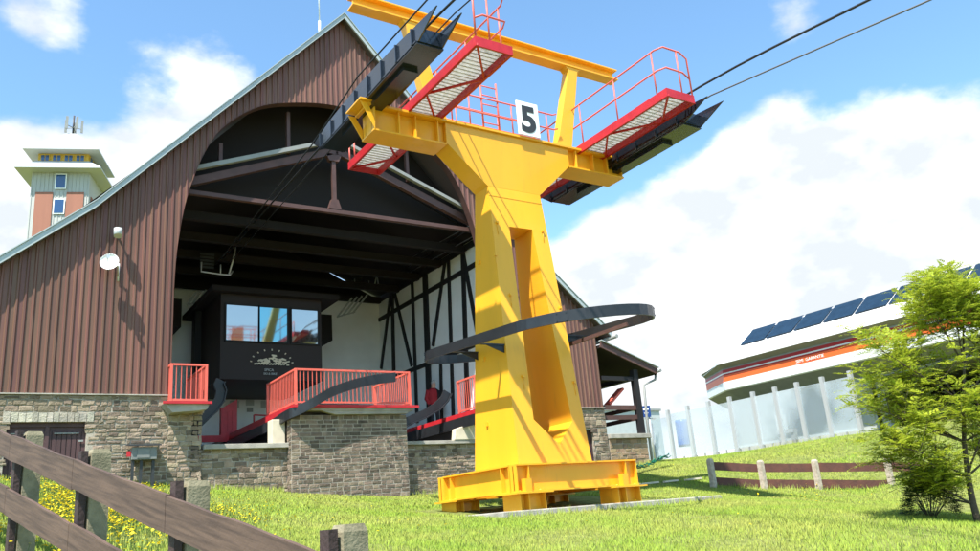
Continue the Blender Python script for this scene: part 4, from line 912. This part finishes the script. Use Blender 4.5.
for k in range(4):
    mb = MB(); a0 = .5+k*1.0; tbox(mb,a0,a0+.8,.22,.299,zl0,zl1); w = mb.build('window', 'tframe', tw); mb = MB(); tbox(mb,a0+.08,a0+.36,.18,.219,zl0+.1,zl1-.1); tbox(mb,a0+.44,a0+.72,.18,.219,zl0+.1,zl1-.1); mb.build('pane', 'bglass', w)
    mb = MB(); tbox(mb,Wd-.299,Wd-.22,a0,a0+.8,zl0,zl1); w = mb.build('window', 'tframe', tw); mb = MB(); tbox(mb,Wd-.219,Wd-.18,a0+.08,a0+.72,zl0+.1,zl1-.1); mb.build('pane', 'bglass', w)
mb = MB(); hip(mb, .75, ze1, ze1+3.0, 2.1, .12); mb.build('upper_roof', 'troof', tw)
mc = TP(Wd/2,Wd/2,ze1+2.9); mb = MB(); mb.tube([mc,mc+[0,0,2.2]], .09, 6)
mb.build('antenna_mast', 'dgrey', tw); mb = MB()
for k in range(5): t_ = k*2*math.pi/5; q = mc+np.array([math.cos(t_)*.75,math.sin(t_)*.75,.5]); mb.bar(q, q+[0,0,1.3], .22, .12); mb.bar(mc+[0,0,.9], q+[0,0,.4], .06,.06)
mb.build('antenna_panel', 'mgrey', tw)

# ---------------------------------------------------------------- grass, flowers, weeds
def visible(P, m=30):
    d = P@FW; x = PW/2+FP*(P@RT)/d; y = PH/2-FP*(P@UP)/d
    return (d > .5) & (x > -m) & (x < PW+m) & (y > 300) & (y < PH+m*2)
def scatter(n, x0, x1, y0, y1):
    x = rng.uniform(x0, x1, n); y = rng.uniform(y0, y1, n); z = gh(x, y); P = np.c_[x, y, z]
    ok = visible(P)
    ok &= ~((x > -3) & (x < 19.7) & (y > FY-.3))
    ok &= ~((x > 7.1) & (x < 10.5) & (y > FY-.5)); ok &= x < 26.15
    ok &= ~((x > 8.3) & (x < 13.3) & (y > 12.62) & (y < 16.3))
    return P[ok]
def blades(P, lmin, lmax, wd, lean=.5):
    n = len(P); L = rng.uniform(lmin, lmax, n); a = rng.uniform(0, 2*math.pi, n); ln = rng.uniform(.05, lean, n)*L; b = rng.uniform(0, 2*math.pi, n)
    side = np.c_[np.cos(a), np.sin(a), np.zeros(n)]*(wd*rng.uniform(.7,1.3,n))[:,None]; off = np.c_[np.cos(b)*ln, np.sin(b)*ln, np.zeros(n)]
    mid = P+off*.35+np.c_[np.zeros(n),np.zeros(n),L*.6]; tip = P+off+np.c_[np.zeros(n),np.zeros(n),L]
    P = P-np.array([0,0,.015])
    V = np.stack([P-side, P+side, mid+side*.8, mid-side*.8, tip], 1).reshape(-1,3); i = np.arange(n)*5
    return V, np.r_[np.c_[i,i+1,i+2,i+3], np.c_[i+3,i+2,i+4,i+4]]
def blades_tri(P, lmin, lmax, wd, lean=.5):
    n = len(P); L = rng.uniform(lmin, lmax, n); a = rng.uniform(0, 2*math.pi, n); ln = rng.uniform(.05, lean, n)*L; b = rng.uniform(0, 2*math.pi, n)
    side = np.c_[np.cos(a), np.sin(a), np.zeros(n)]*(wd*rng.uniform(.7,1.3,n))[:,None]; tip = P+np.c_[np.cos(b)*ln, np.sin(b)*ln, L]
    P = P-np.array([0,0,.015]); V = np.stack([P-side,P+side,tip],1).reshape(-1,3); i = np.arange(n)*3
    return V, np.c_[i,i+1,i+2]
Pn = scatter(420000, -1.5, 16, 1.5, 13); Pf = scatter(420000, -1, 26.2, 11, 24)
clump = lambda P: P[(np.sin(P[:,0]*3.1+np.cos(P[:,1]*2.3)*2)*np.sin(P[:,1]*3.7+P[:,0]) + rng.uniform(-1.2,1.2,len(P))) > -.75]
Pn, Pf = clump(Pn), clump(Pf)
V1, F1 = blades_tri(Pn, .025, .075, .0075, 1.0); V2, F2 = blades_tri(Pf, .025, .065, .012, 1.0)
g = fast_mesh('grass', np.r_[V1, V2], np.r_[F1, F2+len(V1)], 'grass'); tag(g, 'bright green lawn grass covering the slope', 'grass', kind='stuff')
# taller tufts along walls, posts and kerbs
T_ = []
for _ in range(5200):
    r = rng.random()
    if r < .45: x, y = rng.uniform(0, 7), FY-.08-abs(rng.normal(0,.14))
    elif r < .62: x, y = rng.uniform(10.5, 19.6), FY-.1-abs(rng.normal(0,.15))
    elif r < .78: u = rng.uniform(0,4.9); i = int(u); q = pts_[i]*(1-(u-i))+pts_[i+1]*(u-i); x, y = q[0]+rng.normal(0,.12), q[1]+rng.normal(0,.12)
    elif r < .9: x, y = rng.uniform(8.3,14.0), 12.55-abs(rng.normal(0,.1))
    else: x, y = 26.1-abs(rng.normal(0,.15)), rng.uniform(16.5,27.5)
    T_.append((x,y))
T_ = np.array(T_); T_ = np.c_[T_, gh(T_[:,0],T_[:,1])]; V3, F3 = blades_tri(T_, .06, .19, .010, .6)
g = fast_mesh('tall_grass', V3, F3, 'grass'); tag(g, 'taller grass tufts along wall foot, slab and fence', 'grass', kind='stuff')
# buttercups, dense at the near left
Bp = scatter(60000, -2, 6.5, 3, 19)
cx_, cy_, _d = np.array([pj(p) for p in Bp]).T
wgt = np.exp(-((cx_-85)/70)**2-((cy_-520)/45)**2)*1.1 + .3*np.exp(-((cx_-220)/45)**2-((cy_-522)/12)**2)+.008
nzv = np.sin(Bp[:,0]*4+1)*np.sin(Bp[:,1]*2.9+Bp[:,0]*1.3)
Bp = Bp[rng.random(len(Bp)) < wgt*(.8+.5*nzv)*.75]
Bp2 = scatter(2500, 6, 24, 8, 20); nz2 = np.array([pj(p) for p in Bp2]); wk = (np.exp(-((nz2[:,0]-825)/45)**2-((nz2[:,1]-496)/7)**2)+.03) > rng.random(len(Bp2)); Bp2 = Bp2[wk]
Bp = np.r_[Bp, Bp2]; n = len(Bp); H_ = rng.uniform(.09,.2,n); C = Bp+np.c_[rng.normal(0,.02,n), rng.normal(0,.02,n), H_]
Vs, Fs = [], []; r = rng.uniform(.010,.019,n); ang = rng.uniform(0,6.28,n)
tilt = rng.normal(0,.35,(n,2))
for k in range(6):
    t_ = ang+k*math.pi/3; dx_ = np.cos(t_)*r; dy_ = np.sin(t_)*r; Vs.append(np.c_[C[:,0]+dx_, C[:,1]+dy_, C[:,2]+dx_*tilt[:,0]+dy_*tilt[:,1]])
Vf = np.stack(Vs,1).reshape(-1,3); i = np.arange(n)*6; Ff = np.c_[i,i+1,i+2,i+3,i+4,i+5]
fl = fast_mesh('buttercups', Vf, Ff, 'petal'); tag(fl, 'scattered yellow buttercup flowers in the grass', 'flowers', kind='stuff')
n = len(Bp); sd = np.tile([.0022,0,0],(n,1)); Vst = np.stack([Bp-sd,Bp+sd,C+sd,C-sd],1).reshape(-1,3); i = np.arange(n)*4
g = fast_mesh('flower_stems', Vst, np.c_[i,i+1,i+2,i+3], 'weed'); tag(g, 'thin green stems under the yellow flowers', 'stems', kind='stuff')

# ---------------------------------------------------------------- young tree and bush
tr = thing('young_tree', 'slender young tree with feathery light green leaves at the right edge', 'tree', (12.7, 6.81, -.62))
base = np.array([12.7, 6.81, -.65]); wood = MB(); tips = []
R = random.Random(11)
camr = RT/np.linalg.norm(RT); 
def branch(p, d, L, r, lvl):
    pts = [p]; d = d/np.linalg.norm(d); n = 5
    for i in range(n):
        d = d+np.array([R.uniform(-.13,.13),R.uniform(-.13,.13),R.uniform(-.04,.10)]); d /= np.linalg.norm(d); p = p+d*L/n; pts.append(p)
        if lvl < 3 and i >= (1 if lvl else 1):
            for _ in range(2 if lvl < 2 else 1):
                a = R.uniform(0, 2*math.pi); s = np.array([math.cos(a), math.sin(a), R.uniform(-.05,.75)]); dd = d*.55+s*.75
                branch(p, dd, L*R.uniform(.40,.62), r*.5*(1-i*.08), lvl+1)
        if lvl >= 2: tips.append((p, d, L))
    wood.tube(pts, r, 6 if lvl else 9, r1=r*.35, cap=False)
trunk = [base+RT*t*np.array([1,1,0])+np.array([0,0,z]) for z, t in ((0,.12),(.32,.11),(.72,.13),(1.22,.2),(1.8,.34),(2.4,.5),(2.95,.62))]
wood.tube(trunk, .055, 10, r1=.012)
ldirs = [(1,-.95,.35),(1,-.6,.15),(2,-.9,.15),(3,-.9,.25),(6,-.9,.9),(2,-1,.35),(2,.9,.5),(3,-1,.6),(3,-.2,.3),(3,1,.5),(4,-.95,.75),(4,.7,.8),(4,.0,.5),(5,-.85,1.2),(5,.6,1.1),(5,-.2,.9),(2,.1,.6),(6,-.5,1.4),(6,.3,1.3)]
for (i, sx, sz) in ldirs:
    fwd = R.uniform(-.7,.7); d = camr*sx+np.array([-.8,.53,0])*0+np.array([.53,.84,0])*fwd+np.array([0,0,sz]); L = {1:.7,2:1.15,3:1.35,4:1.35,5:1.0,6:.75}[i]
    branch(np.array(trunk[i], float), d, L*R.uniform(.78,.98), .018, 1)
wood.build('trunk', 'bark', tr)
# feathery leaves: rachis with paired leaflets
LV, LF = [], []
def frond(p, d, L, wl=.06, wh=.015, step=.034):
    d = d/np.linalg.norm(d); s = np.cross(d, (R.uniform(-.3,.3),R.uniform(-.3,.3),1)); s /= np.linalg.norm(s); nrm_ = np.cross(s, d)
    k = int(L/step)
    for i in range(2, k):
        c = p+d*i*step+np.array([0,0,-.25*(i*step)**2/L]); sc = math.sin(math.pi*min(1,(i+1)/k)*.85+.35)
        for sg in (-1,1):
            t = (s*sg*.9+d*.45)*wl*sc+np.array([0,0,R.uniform(-.012,.004)]); w = d*wh; n0 = len(LV)
            LV.extend([c-w*.3, c+t*.55-w, c+t, c+t*.5+w]); LF.append((n0,n0+1,n0+2,n0+3))
R.shuffle(tips)
for (p, d, L) in tips[:2300]:
    for _ in range(3):
        a = R.uniform(0,2*math.pi); dd = d*.5+np.array([math.cos(a),math.sin(a),R.uniform(-.35,.5)]); frond(p, dd, R.uniform(.20,.44))

fast_mesh('crown', LV, LF, 'leaf', tr)
bs = thing('dark_bush', 'low dark green bush at the foot of the young tree', 'bush', tuple(dep(931,519,12.6)))
bc = dep(929,497,12.6); LV, LF = [], []
wd_ = MB()
for k in range(2400):
    a = R.uniform(0,2*math.pi); e = math.acos(R.uniform(-.3,1)); rr_ = R.uniform(.35,1)**.5; dr_ = np.array([math.sin(e)*math.cos(a)*.40,math.sin(e)*math.sin(a)*.36,math.cos(e)*.42])
    lump = 1+.22*math.sin(a*3+1)*math.sin(e*4); p = bc+dr_*rr_*lump+[0,0,-.12]; frond(p, dr_+np.array([R.uniform(-.2,.2),R.uniform(-.2,.2),.05]), R.uniform(.09,.17), .03, .010, .024)
for k in range(24):
    a = R.uniform(0,6.28); wd_.tube([LOC[bs.name]+[0,0,-.05], bc+np.array([math.cos(a)*.25,math.sin(a)*.22,R.uniform(-.1,.25)])], .008, 5, r1=.003)
wd_.build('stems', 'bark', bs); fast_mesh('foliage', LV, LF, 'bleaf', bs)

# ---------------------------------------------------------------- light
Lx, Ly, Lz = .42, .28, -.86
sd_ = bpy.data.lights.new('sun', 'SUN'); sd_.energy = 4.8; sd_.angle = math.radians(.53); sd_.color = (1, .96, .89)
so = bpy.data.objects.new('sun', sd_); COL.objects.link(so); so.rotation_euler = Vector((Lx,Ly,Lz)).to_track_quat('-Z','Y').to_euler()
el = math.asin(-Lz/math.sqrt(Lx*Lx+Ly*Ly+Lz*Lz)); 
w = bpy.data.worlds.new('World'); S.world = w; w.use_nodes = True; N = w.node_tree.nodes; L = w.node_tree.links; bg = N['Background']
sky = N.new('ShaderNodeTexSky'); sky.sky_type = 'NISHITA'; sky.sun_disc = False; sky.sun_elevation = el; sky.sun_rotation = math.atan2(-Lx, -Ly); sky.altitude = 1000; sky.dust_density = .6
tc = N.new('ShaderNodeTexCoord')
def math_n(op, a, b=None, c=None):
    n = N.new('ShaderNodeMath'); n.operation = op
    for i, v in enumerate((a, b, c)):
        if v is None: continue
        if isinstance(v, (int, float)): n.inputs[i].default_value = v
        else: L.new(v, n.inputs[i])
    return n.outputs[0]
mp = N.new('ShaderNodeMapping'); mp.inputs['Scale'].default_value = (1,1,1.7); L.new(tc.outputs['Generated'], mp.inputs[0])
nz = N.new('ShaderNodeTexNoise'); nz.inputs['Scale'].default_value = 4.2; nz.inputs['Detail'].default_value = 9; nz.inputs['Roughness'].default_value = .56; L.new(mp.outputs[0], nz.inputs['Vector'])
acc = nz.outputs[0]
# cloud banks: (pixel x, y, angular radius in degrees, weight)
for (x, y, rad, wt) in ((100,95,8,.20),(190,90,6,.19),(930,70,9,-.17),(700,90,5,-.10),(240,78,5,.14),(20,225,7,.26),(-60,270,14,.3),(120,185,4,.12),(820,230,13,.22),(960,270,13,.25),(690,330,13,.30),(610,270,5,.15),(650,225,4,.10),(520,420,20,.3),(900,380,22,.4),(760,140,4,.10),(690,40,3,.08),(800,5,3,.10),(975,190,4,.12),(45,10,3,.10),(10,110,6,-.14),(110,20,8,-.12),(300,10,9,-.12),(560,100,12,-.14),(880,90,8,-.10),(730,80,6,-.08),(1400,300,30,.25),(-500,200,30,.2)):
    q = ray(x, y); q = q/np.linalg.norm(q); vm = N.new('ShaderNodeVectorMath'); vm.operation = 'DOT_PRODUCT'; L.new(tc.outputs['Generated'], vm.inputs[0]); vm.inputs[1].default_value = tuple(q)
    mr = N.new('ShaderNodeMapRange'); mr.interpolation_type = 'SMOOTHSTEP'; mr.inputs[1].default_value = math.cos(math.radians(rad)); mr.inputs[2].default_value = math.cos(math.radians(rad*.15)); mr.inputs[4].default_value = wt; L.new(vm.outputs['Value'], mr.inputs[0])
    acc = math_n('ADD', acc, mr.outputs[0])
mk = N.new('ShaderNodeMapRange'); mk.interpolation_type = 'SMOOTHSTEP'; mk.inputs[1].default_value = .57; mk.inputs[2].default_value = .74; L.new(acc, mk.inputs[0])
mx = N.new('ShaderNodeMix'); mx.data_type = 'RGBA'; L.new(mk.outputs[0], mx.inputs[0])
SKY_S = .15
tint = N.new('ShaderNodeMix'); tint.data_type = 'RGBA'; tint.blend_type = 'MULTIPLY'; tint.inputs[0].default_value = 1; L.new(sky.outputs[0], tint.inputs[6]); tint.inputs[7].default_value = (.86,1.06,1.06,1)
L.new(tint.outputs[2], mx.inputs[6]); 
n2 = N.new('ShaderNodeTexNoise'); n2.inputs['Scale'].default_value = 9; n2.inputs['Detail'].default_value = 7; L.new(mp.outputs[0], n2.inputs['Vector'])
cm = N.new('ShaderNodeMapRange'); cm.inputs[1].default_value = .4; cm.inputs[2].default_value = .58; L.new(n2.outputs[0], cm.inputs[0])
cc = N.new('ShaderNodeMix'); cc.data_type = 'RGBA'; L.new(cm.outputs[0], cc.inputs[0]); cc.inputs[6].default_value = (2.65, 2.85, 3.0, 1); cc.inputs[7].default_value = (4.0, 4.05, 4.1, 1); L.new(cc.outputs[2], mx.inputs[7])
L.new(mx.outputs[2], bg.inputs[0]); bg.inputs[1].default_value = SKY_S
S.view_settings.view_transform = 'Standard'; S.view_settings.look = 'None'; S.view_settings.exposure = 1.15; S.view_settings.gamma = 1
S.render.engine = 'CYCLES'
